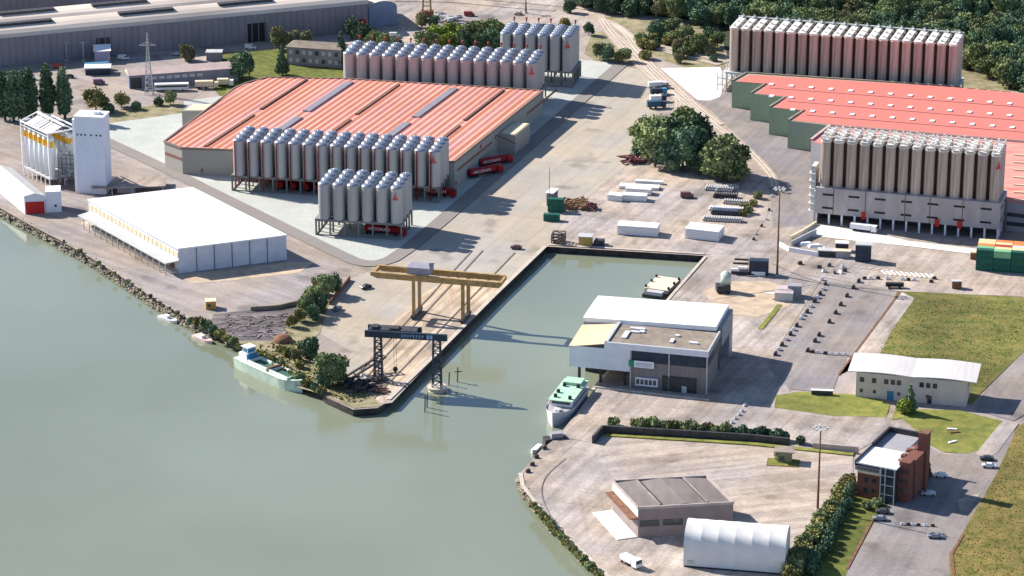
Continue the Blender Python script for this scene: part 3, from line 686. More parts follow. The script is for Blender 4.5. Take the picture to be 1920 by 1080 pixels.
# harbour hall on the quay corner, partly over the water
A, an, L, D = frame((1067,716), (1327,741), (1387,660))
t = thing('harbour_hall', 'large white and grey hall cantilevered over the basin, stepped roof', 'hall', A, an); H_ = t
xa = loc_of(A, an, 1180, 727)[0]; xy = loc_of(A, an, 1130, 647, 15)[0]
ov = 5.6
b = MB(); b.box(0, xa, 0, D, ov, 12.6); b.box(xy, xa-.01, .01, D-.01, 12.6, 14.6)
b.build('overhang', M['whitewall'], t)
b = MB(); b.box(xa, L-.8, .5, D*.5-.2, 0, 9.2); b.build('front_wall', mat('hall_brown', (.25,.215,.21), .9, var=.12, streak=(2,2,.1), scale=.6), t)
b = MB(); b.box(xa, L, 0, D*.5, 13.2, 14.6); b.box(xa, L, D*.55, D, 8.6, 15.2)
b.box(L-9, L, D*.86, D, 0, 8.6); b.box(xa, L-10, D*.6, D-.2, 0, 8.6); b.build('wall', M['greywall'], t)
b = MB(); b.box(xa, L, -.15, 0, 13.2, 15.25); b.box(xy, xa+.02, -.15, 0, 12.6, 15.25); b.box(0, xy, -.15, 0, 12.6, 13.0); b.build('fascia', M['whitewall'], t)
b = MB(); b.box(xa+.3, L-.4, .3, D*.5-.3, 9.2, 13.2); b.box(xa, L-1, D*.5-.2, D*.6, .1, 13.0); b.build('glazed_band', M['crane_dark'], t)
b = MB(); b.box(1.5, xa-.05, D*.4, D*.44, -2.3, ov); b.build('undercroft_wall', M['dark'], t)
for x in (xa+.3, (xa+L)/2, L-.5):
    b = MB(); b.box(x-.2, x+.2, -.1, .3, 0, 13.2); b.build('column', M['palegrey'], t)
for k, x in enumerate((3, xa*.5, xa-2)):
    for y in (2, D-3):
        b = MB(); b.box(x-.4, x+.4, y-.4, y+.4, -5, ov); b.build('pile', M['dark'], t)
b = MB(); b.box(xy+1.0, L-.5, .6, D*.46, 14.6, 14.75); fr = b.build('flat_roof', M['bronze'], t)
b = MB()
for x0, x1, y0, y1 in ((xy,xy+1.0,0,D*.48),(xy,L,0,.6),(L-.5,L,.6,D*.48)): b.box(x0,x1,y0,y1,14.6,15.3)
b.build('parapet', M['palegrey'], t)
for fx, fy, sx, sy in ((.10,.3,1.6,8),(.16,.62,3,1.2),(.26,.65,1.6,1.6),(.66,.3,1.2,4),(.68,.62,1.4,1.4),(.88,.35,3,1.2),(.13,.78,5,1.6)):
    x = xy+1.5+(L-xy-6)*fx; y = D*.46*fy; b = MB(); b.box(x, x+sx, y, y+sy*.8, 14.76, 15.3); b.build('roof_vent', M['white'], fr)
# cream lean-to roof on the left
b = MB(); vs = [(-.2,-.2,12.7),(xy,-.2,14.7),(xy,D*.45,14.9),(-.2,D*.45,13.4)]
b.add(vs+[(x,y,z-.25) for x,y,z in vs], [(0,1,2,3),(7,6,5,4),(0,4,5,1),(1,5,6,2),(2,6,7,3),(3,7,4,0)]); b.build('cream_roof', M['yellowroof'], t)
# white back roof, ridge with rounded right end
b = MB(); y0, y1 = D*.48, D+.3; pr_ = [(y0,15.0),(y0,16.5),(D*.62,16.75),(D*.85,16.85),(y1,16.6),(y1,15.0)]
vs = [(-.2,y,z-(.9 if z > 15.2 else .9)) for y,z in pr_]+[(L-1.5,y,z) for y,z in pr_]; n = len(pr_)
b.add(vs, [(i,i+n,(i+1)%n+n,(i+1)%n) for i in range(n)]+[tuple(range(n)), tuple(range(2*n-1,n-1,-1))]); b.build('white_roof', M['white'], t)
b = MB(); b.box(0, xa, D*.48, D, 12.6, 14.2); b.build('back_wall', M['greywall'], t)
# company sign: pale board with a green roundel, unreadable small lettering
sg = MB(); sg.box(xa+1.6, xa+8.2, -.55, -.2, 7.6, 9.9); s_ = sg.build('sign_board', M['white'], t)
sg = MB(); sg.box(xa-.2, xa+1.6, -.55, -.2, 7.7, 9.8); sg.build('sign_emblem', mat('sign_green', (.02,.30,.20), .6), s_)
sg = MB()
for k in range(9): sg.box(xa+2.1+k*.63, xa+2.5+k*.63, -.6, -.55, 8.7, 9.2)
sg.box(xa+2.2, xa+7.2, -.6, -.55, 8.1, 8.3); sg.build('sign_lettering', mat('sign_blue', (.30,.38,.55), .6), s_)
b = MB(); b.box(xa+2.0, xa+9.5, -.4, .3, 1.2, 4.0); o = b.build('office_window', M['whitewall'], t)
for k in range(5): win(o, xa+2.4+k*1.4, xa+3.4+k*1.4, 1.8, 3.5, -.4, nm='pane')
b = MB(); b.box(xa+11, L-4, -.1, .55, .1, 5.2); b.build('loading_door', M['dark'], t)
b = MB(); b.box(L-8.6, L-8.2, -.6, -.1, .2, 2.6); b.box(L-8.2, L-7, -.6, -.1, .2, 2.4); b.build('door', M['palegrey'], t)
b = MB(); b.box(L-.1, L+.1, D*.9, D*.98, 2.5, 7.5); b.build('side_door', M['palegrey'], t)
for px in (1128,):
    q = P(1128, 712); tt = thing('quay_lamp', 'short lamp post with a crossbar in front of the white overhang', 'lamp post', q)
    h = ZT(1128, 712, 668); b = MB(); b.cyl(0,0,-3,h,.14,n=8); b.build('pole', M['dark'], tt); b = MB(); b.box(-1.7,1.7,-.3,.3,h,h+.6); b.build('lamp_head', M['dark'], tt)
# white flat warehouse on the left quay
G = [(336,513),(538,487),(362,397),(168,420)]
WT = 9.4; o0 = P(*G[0]); t = thing('white_warehouse', 'long low warehouse with a big plain white roof on the river quay', 'warehouse', o0)
g = [P(*p)-o0 for p in G]
b = MB(); b.prism([(p.x,p.y) for p in g], 0, WT); b.build('wall', mat('bluish_panel', (.62,.63,.70), .7, var=.08, scale=.3), t)
cx_, cy_ = sum(p.x for p in g)/4, sum(p.y for p in g)/4
b = MB(); b.prism([(cx_+(p.x-cx_)*1.012, cy_+(p.y-cy_)*1.02) for p in g], WT+.005, WT+.5); b.build('roof', M['white'], t)
b = MB()
for k in range(1, 24):
    p, q = g[0].lerp(g[1], k/24), g[3].lerp(g[2], k/24); b.bar((p.x,p.y,WT+.52),(q.x,q.y,WT+.52),.16,.10)
b.build('roof_seam', M['palegrey'], t)
dv = (g[1]-g[0]); nv = Vector((dv.y,-dv.x,0)).normalized()
for k in range(1, 6):
    q = g[0]+dv*(k/6.1)+nv*.1; b = MB(); b.bar((q.x,q.y,0),(q.x,q.y,WT),.3,.2); b.build('panel_joint', M['dark'], t)
dl = (g[3]-g[0]); nl = Vector((-dl.y,dl.x,0)).normalized()
if nl.x > 0: nl = -nl
q0, q1 = g[0]+nl*5.5, g[3]+nl*5.5-dl*.02
b = MB(); b.prism([(g[0].x,g[0].y),(q0.x,q0.y),(q1.x,q1.y),(g[3].x,g[3].y)], 4.6, 5.0); b.build('canopy', M['palegrey'], t)
b = MB(); p0, p1 = g[0]+nl*2.6, g[3]+nl*2.6
b.prism([(g[0].x,g[0].y),(p0.x,p0.y),(p1.x,p1.y),(g[3].x,g[3].y)], 0, 1.2); b.build('loading_dock', M['cope'], t)
for k in range(22):
    f = (k+.5)/22; q = g[0]+dl*f+nl*.08; b = MB(); d_ = dl.normalized()*1.35; b.bar((q-d_).to_tuple()[:2]+(7.1,), (q+d_).to_tuple()[:2]+(7.1,), .15, 2.0); b.build('clerestory_window', M['cream'], t)
for k in range(15):
    q = q0.lerp(q1, (k+.2)/15)-nl*.5; b = MB(); b.cyl(q.x,q.y,0,4.6,.18,n=6); b.build('canopy_post', M['palegrey'], t)
for k in range(7):
    q = (g[0]+dl*(k+.5)/7)+nl*.1; d_ = dl.normalized()*1.9; b = MB(); b.bar((q-d_).to_tuple()[:2]+(2.9,), (q+d_).to_tuple()[:2]+(2.9,), .15, 3.2); b.build('loading_door', M['rust'], t)
# grain plant: tower + six silos in front row
q = P(146,362); A = q; t = thing('elevator_tower', 'tall plain white elevator tower beside the yellow-banded silos', 'tower', q, R(-9))
HT = 31.0; b = MB(); b.box(0, 11.6, 0, 8.5, 0, HT); b.build('wall', mat('tower_white', (.70,.72,.80), .7, var=.04, scale=.2), t)
b = MB(); b.box(-.3, 11.9, -.3, 8.8, HT, HT+.7); b.box(7, 9.5, 3, 5.5, HT+.7, HT+1.8); b.build('roof', M['white'], t)
for x in (.6, 2.2, 3.8, 6.2, 8.4, 10.0): win(t, x, x+.7, HT-7.2, HT-6.5)
b = MB(); b.box(-1.3,-.1,1,7,0,HT-1); b.build('side_shaft', M['white'], t)
A, an, L, D = frame((52,327), (100,351)); D = 12
ty = mat('yellow_band', (.80,.45,.05), .6, var=.05); silo_w = mat('grain_silo_white', (.74,.76,.78), .6, var=.08, streak=(1,1,.1), scale=.4)
fr = thing('silo_stand', 'white gantry frame and legs carrying the yellow-banded grain silos', 'frame', A, an)
b = MB(); b.box(-.6, L+.9, -1.8, D+.5, 3.4, 3.9); b.build('deck', M['palegrey'], fr)
for i in range(7):
    for j in range(3):
        x = L*i/6+.1; y = -1.5+(D+1.4)*j/2; b = MB(); b.box(x-.16,x+.16,y-.16,y+.16,0,3.4); b.build('leg', M['white'], fr)
b = MB()
zt = 22.6
for x, y in ((-.5,-1.6),(L+.7,-1.6),(-.5,D+.2),(L+.7,D+.2)): b.box(x-.2,x+.2,y-.2,y+.2,3.9,zt)
b.bar((-.5,-1.6,zt),(L+.7,-1.6,zt),.5); b.bar((-.5,D+.2,zt),(L+.7,D+.2,zt),.5); b.bar((-.5,-1.6,zt),(-.5,D+.2,zt),.5); b.bar((L+.7,-1.6,zt),(L+.7,D+.2,zt),.5)
b.bar((-.5,D/2,zt+2.4),(L+.7,D/2,zt+2.0),.7); b.bar((-.5,-1.6,zt),(-.5,D/2,zt+2.4),.4); b.bar((-.5,D+.2,zt),(-.5,D/2,zt+2.4),.4)
b.bar((L*.5,-1.6,zt),(L*.5,D/2,zt+2.2),.4); b.bar((L*.5,D+.2,zt),(L*.5,D/2,zt+2.2),.4)
b.bar((-.5,-1.6,zt-1.4),(L+.7,-1.6,zt-1.4),.2)
b.build('gantry', M['white'], fr)
b = MB()
for k in range(3):
    x0, x1 = L*(k/3)+.1, L*((k+1)/3)-.3; b.add([(x0,-.9,zt-.8),(x1,-.9,zt-.8),(x1,D/2-.6,zt+1.4),(x0,D/2-.6,zt+1.4)], [(0,1,2,3)]); b.add([(x0,D/2+.6,zt+1.4),(x1,D/2+.6,zt+1.4),(x1,D-.6,zt-.8),(x0,D-.6,zt-.8)], [(0,1,2,3)])
b.build('roof_sheet', M['palegrey'], fr)
n0 = 0
for j in range(2):
    for i in range(6):
        r = 1.35 if j == 0 else 1.5; x = .9+(L-1.6)*i/5; y = .2+j*8.2
        q = A+Vector((x*math.cos(an)-y*math.sin(an), x*math.sin(an)+y*math.cos(an), 0))
        s_ = thing('grain_silo', f"slim white grain silo with yellow band, {'front' if j == 0 else 'back'} row, {ORD[i]} from the left", 'silo', (q.x,q.y,3.9), an, 'yellow-banded grain silos')
        b = MB(); b.cyl(0,0,0,16.6,r,n=14); b.build('silo_body', silo_w, s_)
        b = MB(); b.cyl(0,0,12.6,15.2,r+.05,n=14,caps=False); b.build('yellow_band', ty, s_)
        b = MB(); b.lathe(0,0,[(r+.1,16.6),(r*.5,17.3),(0,17.5)],n=14); b.build('silo_top', M['palegrey'], s_)
# conveyor frame between silos and tower
t = thing('plant_steelwork', 'dark steelwork and pipes between grain silos and tower', 'steelwork', P(118,352), R(-9)); b = MB()
for x in (-1.5, 2, 5):
    for y in (0, 5): b.box(x-.15,x+.15,y-.15,y+.15,0,14)
for z in (4, 8, 12): b.box(-1.5,5,-.1,.1,z,z+.3); b.box(-1.5,5,4.9,5.1,z,z+.3)
b.build('steel_frame', M['frame'], t)
b = MB(); b.bar((-1,2.5,13),(5,2.5,19),.9); b.bar((1,1,3),(5,1,9),.6); b.build('chute', M['palegrey'], t)
# low shelter right of the tower
t = thing('low_shelter', 'low open shelter with pale slab roof beside the white tower', 'shelter', P(172,368), R(6))
b = MB(); b.box(0,29,0,15,2.9,3.3); b.build('roof', M['concrete2'], t)
for x in (.5, 8, 16, 28):
    for y in (.5, 14): b = MB(); b.box(x-.15,x+.15,y-.15,y+.15,0,2.9); b.build('post', M['palegrey'], t)
b = MB(); b.box(10,17,3,7.5,0,2.9); b.build('wall', M['greywall'], t)
# sheds at the left river edge
A, an, L, D = frame((47,402), (112,403)); an = an+R(4)
t = thing('boat_shed', 'white shed with a big red door at the river edge, far left', 'shed', P(47,402), R(8))
dep = P(0,362)-P(47,402); ang = math.atan2(dep.y, dep.x)
b = MB(); hh = 7.2; w_ = 8.0
dx, dy = dep.x*math.cos(-R(8))-dep.y*math.sin(-R(8)), dep.x*math.sin(-R(8))+dep.y*math.cos(-R(8))
dx, dy = dx*1.35, dy*1.35
vs = [(0,0,0),(w_,0,0),(w_+dx,dy,0),(dx,dy,0),(0,0,hh),(w_,0,hh),(w_+dx,dy,hh),(dx,dy,hh),(w_*.5,0,hh+1.2),(w_*.5+dx,dy,hh+1.2)]
b.add(vs, [(0,1,5,8,4),(1,2,6,5),(2,3,7,9,6),(3,0,4,7)]); b.build('wall', M['whitewall'], t)
b = MB(); b.add([(-.3,-.2,hh+.03),(w_*.5,-.2,hh+1.25),(w_*.5+dx,dy,hh+1.25),(dx-.3,dy,hh+.03)], [(0,1,2,3)]); b.add([(w_*.5,-.2,hh+1.25),(w_+.3,-.2,hh+.03),(w_+.3+dx,dy,hh+.03),(w_*.5+dx,dy,hh+1.25)], [(0,1,2,3)]); b.build('roof', M['palegrey'], t)
b = MB(); b.box(.4,w_-.4,-.15,-.02,0.1,5); b.build('door', M['red'], t)
b = MB(); b.box(w_+.2,w_+6,1,9,0,8.4); a_ = b.build('annex', M['whitewall'], t); win(a_, w_+3.4, w_+4.3, 2.2, 3.2, 1)
# small yellow-brown cabin by the river
t = thing('quay_cabin', 'small orange cabin on the left quay above the timber yard', 'cabin', P(386,581), R(8))
b = MB(); b.box(0,3.6,0,3.4,0,2.9); b.build('wall', mat('orange_wall', (.60,.30,.08), .8), t); b = MB(); b.box(-.15,3.75,-.15,3.55,2.9,3.1); b.build('roof', M['cream'], t); win(t, .6, 1.8, .9, 2.1)
# slotted-roof workshop
A, an, L, D = frame((1197,1009), (1377,996), (1327,935))
G = [(1197,1010),(1375,1000),(1326,950),(1150,960)]; HW = 9.0
rt = [(1197,955),(1375,945),(1325,895),(1150,905)]
o0 = P(*G[0]); t = thing('workshop', 'flat brown workshop with dark roof slots near the white tent', 'workshop', o0)
g = [P(*p, HW)-o0 for p in rt]; e1 = g[1]-g[0]; e3 = g[3]-g[0]
b = MB(); b.prism([(p.x,p.y) for p in g], 0, HW); b.build('wall', mat('brown_panel', (.27,.22,.21), .9, var=.1), t)
def bil(u, v, z): q = g[0]+e1*u+e3*v; return (q.x, q.y, z)
b = MB()
for u0, u1, z0, z1 in ((.02,.235,.2,.75),(.235,.26,.75,.2),(.26,.50,.2,.95),(.50,.73,.95,.3),(.75,.985,.7,.15)):
    b.add([bil(u0,.02,HW+z0),bil(u1,.02,HW+z1),bil(u1,.97,HW+z1),bil(u0,.97,HW+z0)], [(0,1,2,3)])
b.build('roof', mat('brown_roof', (.22,.185,.17), .9, var=.14, streak=(.6,.1,1), scale=.5, big=.1), t)
for u in (.238, .735):
    b = MB(); b.bar(bil(u,.04,HW+.85), bil(u,.95,HW+.85), .35, .35); b.build('roof_ridge', M['concrete2'], t)
    b = MB(); b.bar(bil(u+.02,.04,HW+.3), bil(u+.02,.95,HW+.3), 1.0, .5); b.build('roof_slot', M['dark'], t)
b = MB()
for a_, c_ in (((0,0),(1,0)),((1,0),(1,1)),((1,1),(0,1)),((0,1),(0,0))): b.bar(bil(*a_,HW+.4), bil(*c_,HW+.4), .5, .8)
b.build('parapet', mat('taupe', (.42,.36,.33), .9), t)
for u0, u1 in ((.02,.22),(.26,.47)):
    q, r_ = bil(u0,0,4.4), bil(u1,0,4.4); nn = Vector((e1.y,-e1.x,0)).normalized()*.1
    b = MB(); b.bar(Vector(q)+nn, Vector(r_)+nn, .2, 1.9); b.build('window', M['glass'], t)
nn = Vector((-e3.y, e3.x, 0)).normalized()
if nn.x > 0: nn = -nn
b = MB(); q, r_ = Vector(bil(0,0,0)), Vector(bil(0,1,0)); b.prism([(p.x,p.y) for p in (q, q+nn*2.6, r_+nn*2.6, r_)], 6.0, 6.3); b.build('canopy', M['rust'], t)
b = MB(); b.prism([(p.x,p.y) for p in (q+nn*.2, q+nn*6.5, r_+nn*6.5-e3*.0, r_+nn*.2)], .0, .35); b.build('platform', M['white_ground'], t)
b = MB(); b.bar(q+nn*.1+Vector((0,0,7.8)), r_+nn*.1+Vector((0,0,7.8)), .2, 2.4); b.build('sunlit_wall_band', M['white'], t)  # white band: sunlight on the upper left wall put into its colour
# white fabric storage tent
A = P(1281,1063); an = R(-11); t = thing('storage_tent', 'white arched fabric storage tent at the bottom edge', 'tent', A, an)
L = (P(1470,1082)-A).length; D = 13.5; HH = 11.8
prof = [(0,0),(0,4.0),(.1,7.2),(.8,9.3),(2.4,10.5),(4.6,11.3),(D/2,HH)]; prof = prof+[(D-y, z) for y, z in prof[-2::-1]]
nb = 6
for i in range(nb):
    x0, x1 = L*i/nb, L*(i+1)/nb; xm = (x0+x1)/2; b = MB(); vs = []
    for x, s_ in ((x0,1),(x0+.5,.995),(xm,.988),(x1-.5,.995),(x1,1)): vs += [(x, D/2+(y-D/2)*s_, z*s_) for y, z in prof]
    n = len(prof); b.add(vs, [(k*n+j, (k+1)*n+j, (k+1)*n+j+1, k*n+j+1) for k in range(4) for j in range(n-1)], True); b.build('fabric_bay', mat('tent_fabric', (.72,.70,.67), .8, var=.06), t)
b = MB(); n = len(prof); b.add([(0,y,z) for y, z in prof], [tuple(range(n-1,-1,-1))]); b.add([(L,y,z) for y, z in prof], [tuple(range(n))]); b.build('gable', mat('tent_fabric2', (.62,.60,.58), .8), t)
b = MB(); b.box(.3,L-.3,-.12,0,0,.5); b.build('base_skirt', M['black'], t)
b = MB(); b.box(1.2,3.0,-.14,0,1.2,2.2); b.build('notice_panel', M['palegrey'], t)
# brick office with tower
A, an, L, D = frame((1606,932), (1677,946), (1722,880)); D = 21
t = thing('brick_office', 'red brick office with white flat roof, glass stair tower and brick chimney tower', 'office', A, an)
b = MB(); b.box(0, L*.62, 0, D*.95, 0, 9.2); b.box(L+.02, L+3.4, 2.5, 6.5, 0, 13.0); b.box(L*.62, L-.1, 4, D, 0, 11.2); b.build('wall', M['brick'], t)
b = MB(); b.box(-.6, L*.64, -.8, D*.6, 9.2, 10.6); b.build('upper_storey', M['greywall'], t)
for k in range(10): win(t, .1+k*.72, .5+k*.72, 9.5, 10.4, -.8)
b = MB(); b.box(-.6, L+.4, -.8, D*.62, 11.3, 11.7); b.build('roof', M['white'], t)
b = MB(); b.box(-.6, 0, D*.62, D*1.32, 11.3, 12.9); b.box(0, L*.8, D*1.28, D*1.32, 11.3, 12.9); b.box(-.7,-.3,-.9,D*.62,10.6,12.3); b.build('parapet', M['dark'], t)
b = MB(); b.box(0, L*.8, D*.62, D*1.28, 9.5, 11.3); b.box(0, L*.8, D*.95, D*1.28, 0, 9.5); b.build('rear_wing', M['greywall'], t)
b = MB(); b.box(L*.64, L, -1.0, 4, .1, 11.2); g_ = b.build('stair_tower', M['glass'], t)
for x in (L*.64, L*.76, L): b = MB(); b.box(x-.14, x+.14, -1.2, -.95, 0, 11.6); b.build('mullion', M['palegrey'], g_)
for z in (3, 6, 9): b = MB(); b.box(L*.64+.14, L-.14, -1.12, -1.0, z, z+.25); b.build('floor_band', M['palegrey'], g_)
b = MB(); b.box(L-.1, L+3.8, 6.5, 14.0, 0, 12.6); b.build('brick_block', M['brick'], t)
for z in (3.5, 6.5, 9.5): win(t, L+.5, L+1.4, z, z+1.1, 2.5); win(t, L+2.0, L+2.9, z, z+1.1, 2.5)
b = MB(); b.box(L+1.6, L+4.4, 14.0, 17.2, 0, 18.0); b.build('chimney_tower', M['brick'], t)
b = MB(); b.box(L+1.4, L+4.6, 13.8, 17.4, 18.0, 18.5); b.build('tower_cap', M['rust'], t)
for k in range(5): b = MB(); b.box(L-1.6, L-.2, 5.6+k*2.4, 7.4+k*2.4, 11.2, 12.2+.6*(k%2)); b.build('roof_unit', M['brick'] if k % 2 else M['bronze'], t)
for x, z in ((2.2,5.6),(4.8,5.6),(2.2,2.2),(4.8,2.2)): win(t, x, x+1.2, z, z+1.4)
b = MB(); b.box(-.05, L*.62, -.12, 0, 8.2, 9.0); b.build('band', M['cream'], t)
# pale two-storey office
A, an, L, D = frame((1604,744), (1811,763), (1828,738)); D = 12.5
t = thing('pale_office', 'pale two-storey building with a rippled white roof by the grass field', 'office', A, an); HW = 8.6
b = MB(); b.box(0, L, 0, D, 0, HW); b.build('wall', mat('plaster', (.64,.54,.48), .9, var=.08, scale=.3), t)
b = MB(); x0, x1 = -2.8, L+3; n = 24; vs = []
for i in range(n+1):
    u = i/n; x = x0+(x1-x0)*u; z = HW+.6+.5*abs(math.sin(u*math.pi*2.0))-.0
    vs += [(x,-.5,z-.3),(x,D+1.5,z+.8),(x,-.5,z-.6),(x,D+1.5,z+.5)]
for i in range(n): k = 4*i; b.add([], []); b.f += [[k,k+4,k+5,k+1],[k+2,k+3,k+7,k+6],[k,k+2,k+6,k+4],[k+1,k+5,k+7,k+3]]; b.mi += [0]*4; b.sm += [False]*4
b.v = vs; b.f += [[0,1,3,2],[4*n,4*n+2,4*n+3,4*n+1]]; b.mi += [0]*2; b.sm += [False]*2
b.build('roof', mat('rippled_roof', (.62,.585,.56), .7, var=.08, streak=(2,.1,1), scale=.6), t)
ys = [.02,.13,.24,.30,.355,.56,.62,.68]
for u in ys: win(t, L*u+.5, L*u+1.9, 5.4, 7.1)
for u in (.02,.14,.36,.62): win(t, L*u+.6, L*u+1.6, 1.8, 3.0)
b = MB(); b.box(L*.285, L*.345, -.1, .1, 0.05, 3.1); b.build('door', M['blue'], t); b = MB(); b.box(L*.65, L*.69, -.1, .1, 0.05, 2.7); b.build('door', M['glass'], t)
win(t, 3, 9, 4.8, 7, side=L)
# kiosk on the island and gate wall
t = thing('gate_kiosk', 'small kiosk with flat white roof on the kerbed island', 'kiosk', P(1458,868), R(-9))
b = MB(); b.box(0,4.2,0,3.4,0,3.6); b.build('wall', mat('kiosk_green', (.22,.24,.15), .8), t); b = MB(); b.box(-1.2,5,-.6,4.2,3.6,4.0); b.build('roof', M['concrete2'], t); win(t, .5, 2, 1, 2.4)
t = thing('kerb_island', 'kerbed island with dry grass around the kiosk', 'island', P(1440,872), R(-9)); b = MB(); b.box(-.5,9.5,-.8,5.2,0,.3); b.build('kerb', M['rust'], t); b = MB(); b.box(-.2,9.2,-.5,4.9,.3,.34); b.build('grass', M['grass_green'], t)
def lowwall(name, label, pts, h, wd, m, cat='wall'):
    o0 = P(*pts[0]); t = thing(name, label, cat, o0); b = MB()
    for a, c_ in zip(pts[:-1], pts[1:]):
        p, q = P(*a)-o0, P(*c_)-o0; b.bar((p.x,p.y,h/2),(q.x,q.y,h/2),wd,h)
    b.build('wall_run', m, t); return t
lowwall('yard_wall', 'dark retaining wall with hedge along the lower yard', [(1112,832),(1130,812),(1250,819),(1400,828),(1480,836)], 2.6, .8, M['dark'])
lowwall('yard_wall', 'grey wall between kiosk and brick office', [(1524,842),(1610,850)], 2.2, .5, M['podium'])
lowwall('weed_verge', 'strip of dry grass along the retaining wall', [(1134,817),(1250,824),(1400,833),(1600,854)], .5, 2.0, M['grass_green'], 'verge')
lowwall('quay_kerb', 'pale low kerb wall along the hall shadow', [(1112,727),(1180,735),(1330,752)], .6, .6, M['cope'])
lowwall('garden_fence', 'low brown fence beside the riverside trees', [(656,525),(628,560),(618,572)], 1.6, .4, M['rust'], 'fence')
lowwall('timber_fence', 'weathered low fence behind the timber yard', [(470,583),(520,580),(575,568)], 1.6, .5, M['bronze'], 'fence')
# far sheds, top left
def barrel(name, label, A, an, x0, x1, y0, y1, h, rise, bays, mr, mwl, slots=True):
    t = thing(name, label, 'factory', A, an); b = MB(); b.box(x0, x1, y0, y1, 0, h)
    for k in range(60): b.box(x0+(x1-x0)*k/60, x0+(x1-x0)*k/60+.35, y0-.25, y0, 0, h-.2)
    b.build('wall', mwl, t); bd = (y1-y0)/bays
    for k in range(bays):
        b = MB(); ns = 8; vs = []
        for x in (x0-.6, x1+.6):
            for i in range(ns+1): a = math.pi*i/ns; vs.append((x, y0+bd*(k+.5-.5*math.cos(a)), h+rise*math.sin(a)))
        n = ns+1; b.add(vs, [(i, i+n, i+n+1, i+1) for i in range(ns)]+[tuple(range(n-1,-1,-1)), tuple(range(n, 2*n))], False); rf = b.build('roof', mr[k % len(mr)], t)
        if slots:
            for f in (.08+.03*k, .38-.04*k, .63+.03*k, .86):
                s_ = MB(); xx = x0+(x1-x0)*f; s_.box(xx, xx+26, y0+bd*(k+.32), y0+bd*(k+.5), h+rise*.80, h+rise+.9); s_.build('roof_monitor', M['dark'], rf)
    return t
A, an, L, D = frame((-60,131), (690,58))
t = barrel('long_factory', 'long low factory with pale barrel roofs across the top left', A, an, 0, L, 0, 40, 13.2, 4.0, 2, [M['shedroof']], M['shed'])
for f, w_, h in ((.312,6.5,9),(.69,9,9)):
    b = MB(); b.box(L*f, L*f+w_, -.15, .1, 0, h); b.build('gate', M['dark'] if f < .5 else M['black'], t)
b = MB(); b.box(L*.945, L*.97+4, -3, 0, .1, 6); b.build('red_canopy', M['red'], t)
t = barrel('far_factory', 'far dark factory block behind the barrel roofs, top left corner', P(-120,98), an, 0, 190, 42, 95, 21, 3, 2, [M['shedroof2']], M['shed'], False)
A, an, L, D = frame((692,52), (745,47)); t = thing('arched_hangar', 'arched blue-grey hangar at the end of the long factory', 'hangar', A, an)
b = MB(); n = 10; D = 30; vs = []
for y in (0, D):
    for i in range(n+1): a = math.pi*i/n; vs.append((L/2-L/2*math.cos(a), y, 9+3.5*math.sin(a)))
m_ = n+1; b.add(vs, [(i, i+1, i+1+m_, i+m_) for i in range(n)], True); b.build('roof', M['shedroof'], t)
b = MB(); b.box(0,L,0.2,D,0,9); b.add([(v[0],.1,v[2]) for v in vs[:m_]], [tuple(range(m_-1,-1,-1))]); b.build('wall', mat('hangar_blue', (.25,.29,.40), .8), t)
# buildings of the upper left yard
A, an, L, D = frame((243,167), (448,152)); t = thing('long_shed', 'long grey shed with a pale pinkish roof behind the parked coach', 'shed', A, an)
b = MB(); b.box(0,L,0,9,0,6.2); b.build('wall', mat('slate_wall', (.20,.22,.28), .8), t)
b = MB(); vs = [(-.5,-.6,6.2),(L+.5,-.6,6.2),(L+.5,9.6,6.2),(-.5,9.6,6.2),(-.3,4.6,8.2),(L+.3,4.6,8.2)]; b.add(vs, [(0,1,5,4),(2,3,4,5),(3,0,4),(1,2,5),(3,2,1,0)]); b.build('roof', mat('pink_roof', (.62,.47,.42), .9, var=.1), t)
for k in range(7): win(t, 10+k*3.4, 12.4+k*3.4, 3.6, 4.9, m='palegrey')
b = MB(); b.box(.5,5.5,-.1,.1,.1,5); b.build('door', M['dark'], t)
A, an, L, D = frame((538,121), (640,128)); t = thing('old_office', 'dark old office block with a hipped roof on the lawn', 'office', A, an)
b = MB(); b.box(0,L,0,10,0,8.5); b.build('wall', M['shed'], t)
b = MB(); vs = [(-.5,-.5,8.5),(L+.5,-.5,8.5),(L+.5,10.5,8.5),(-.5,10.5,8.5),(3,5,10.5),(L-3,5,10.5)]; b.add(vs, [(0,1,5,4),(2,3,4,5),(3,0,4),(1,2,5),(3,2,1,0)]); b.build('roof', M['bronze'], t)
for k in range(8):
    for z in (1.5, 5.2): win(t, 1.2+k*3.1, 2.8+k*3.1, z, z+1.9, m='palegrey' if (k*7+int(z)) % 3 else 'glass')
t = thing('switch_house', 'small pale house with sloping white roof by the switchyard masts', 'house', P(178,118), R(8))
b = MB(); b.box(0,7,0,6,0,5.5); b.build('wall', mat('lilac', (.45,.38,.47), .8), t); b = MB(); b.add([(-.5,-.5,5.5),(7.5,-.5,5.5),(7.5,6.5,7),(-.5,6.5,7)], [(0,1,2,3)]); b.build('roof', M['white'], t)
t = thing('grey_hut', 'small dark hut with pale roof left of the lawn', 'hut', P(387,115), R(0)); b = MB(); b.box(0,7,0,5,0,4); b.build('wall', M['shed'], t); b = MB(); b.box(-.3,7.3,-.3,5.3,4,4.3); b.build('roof', M['palegrey'], t)
t = thing('open_shelter', 'dark open shelter with white roof edge in the upper left yard', 'shelter', P(158,142), R(5)); b = MB(); b.box(0,12,0,7,3,3.5); b.build('roof', M['whitewall'], t)
b = MB(); b.box(.5,11.5,.5,6.5,0,3); b.build('wall', M['crane_dark'], t)
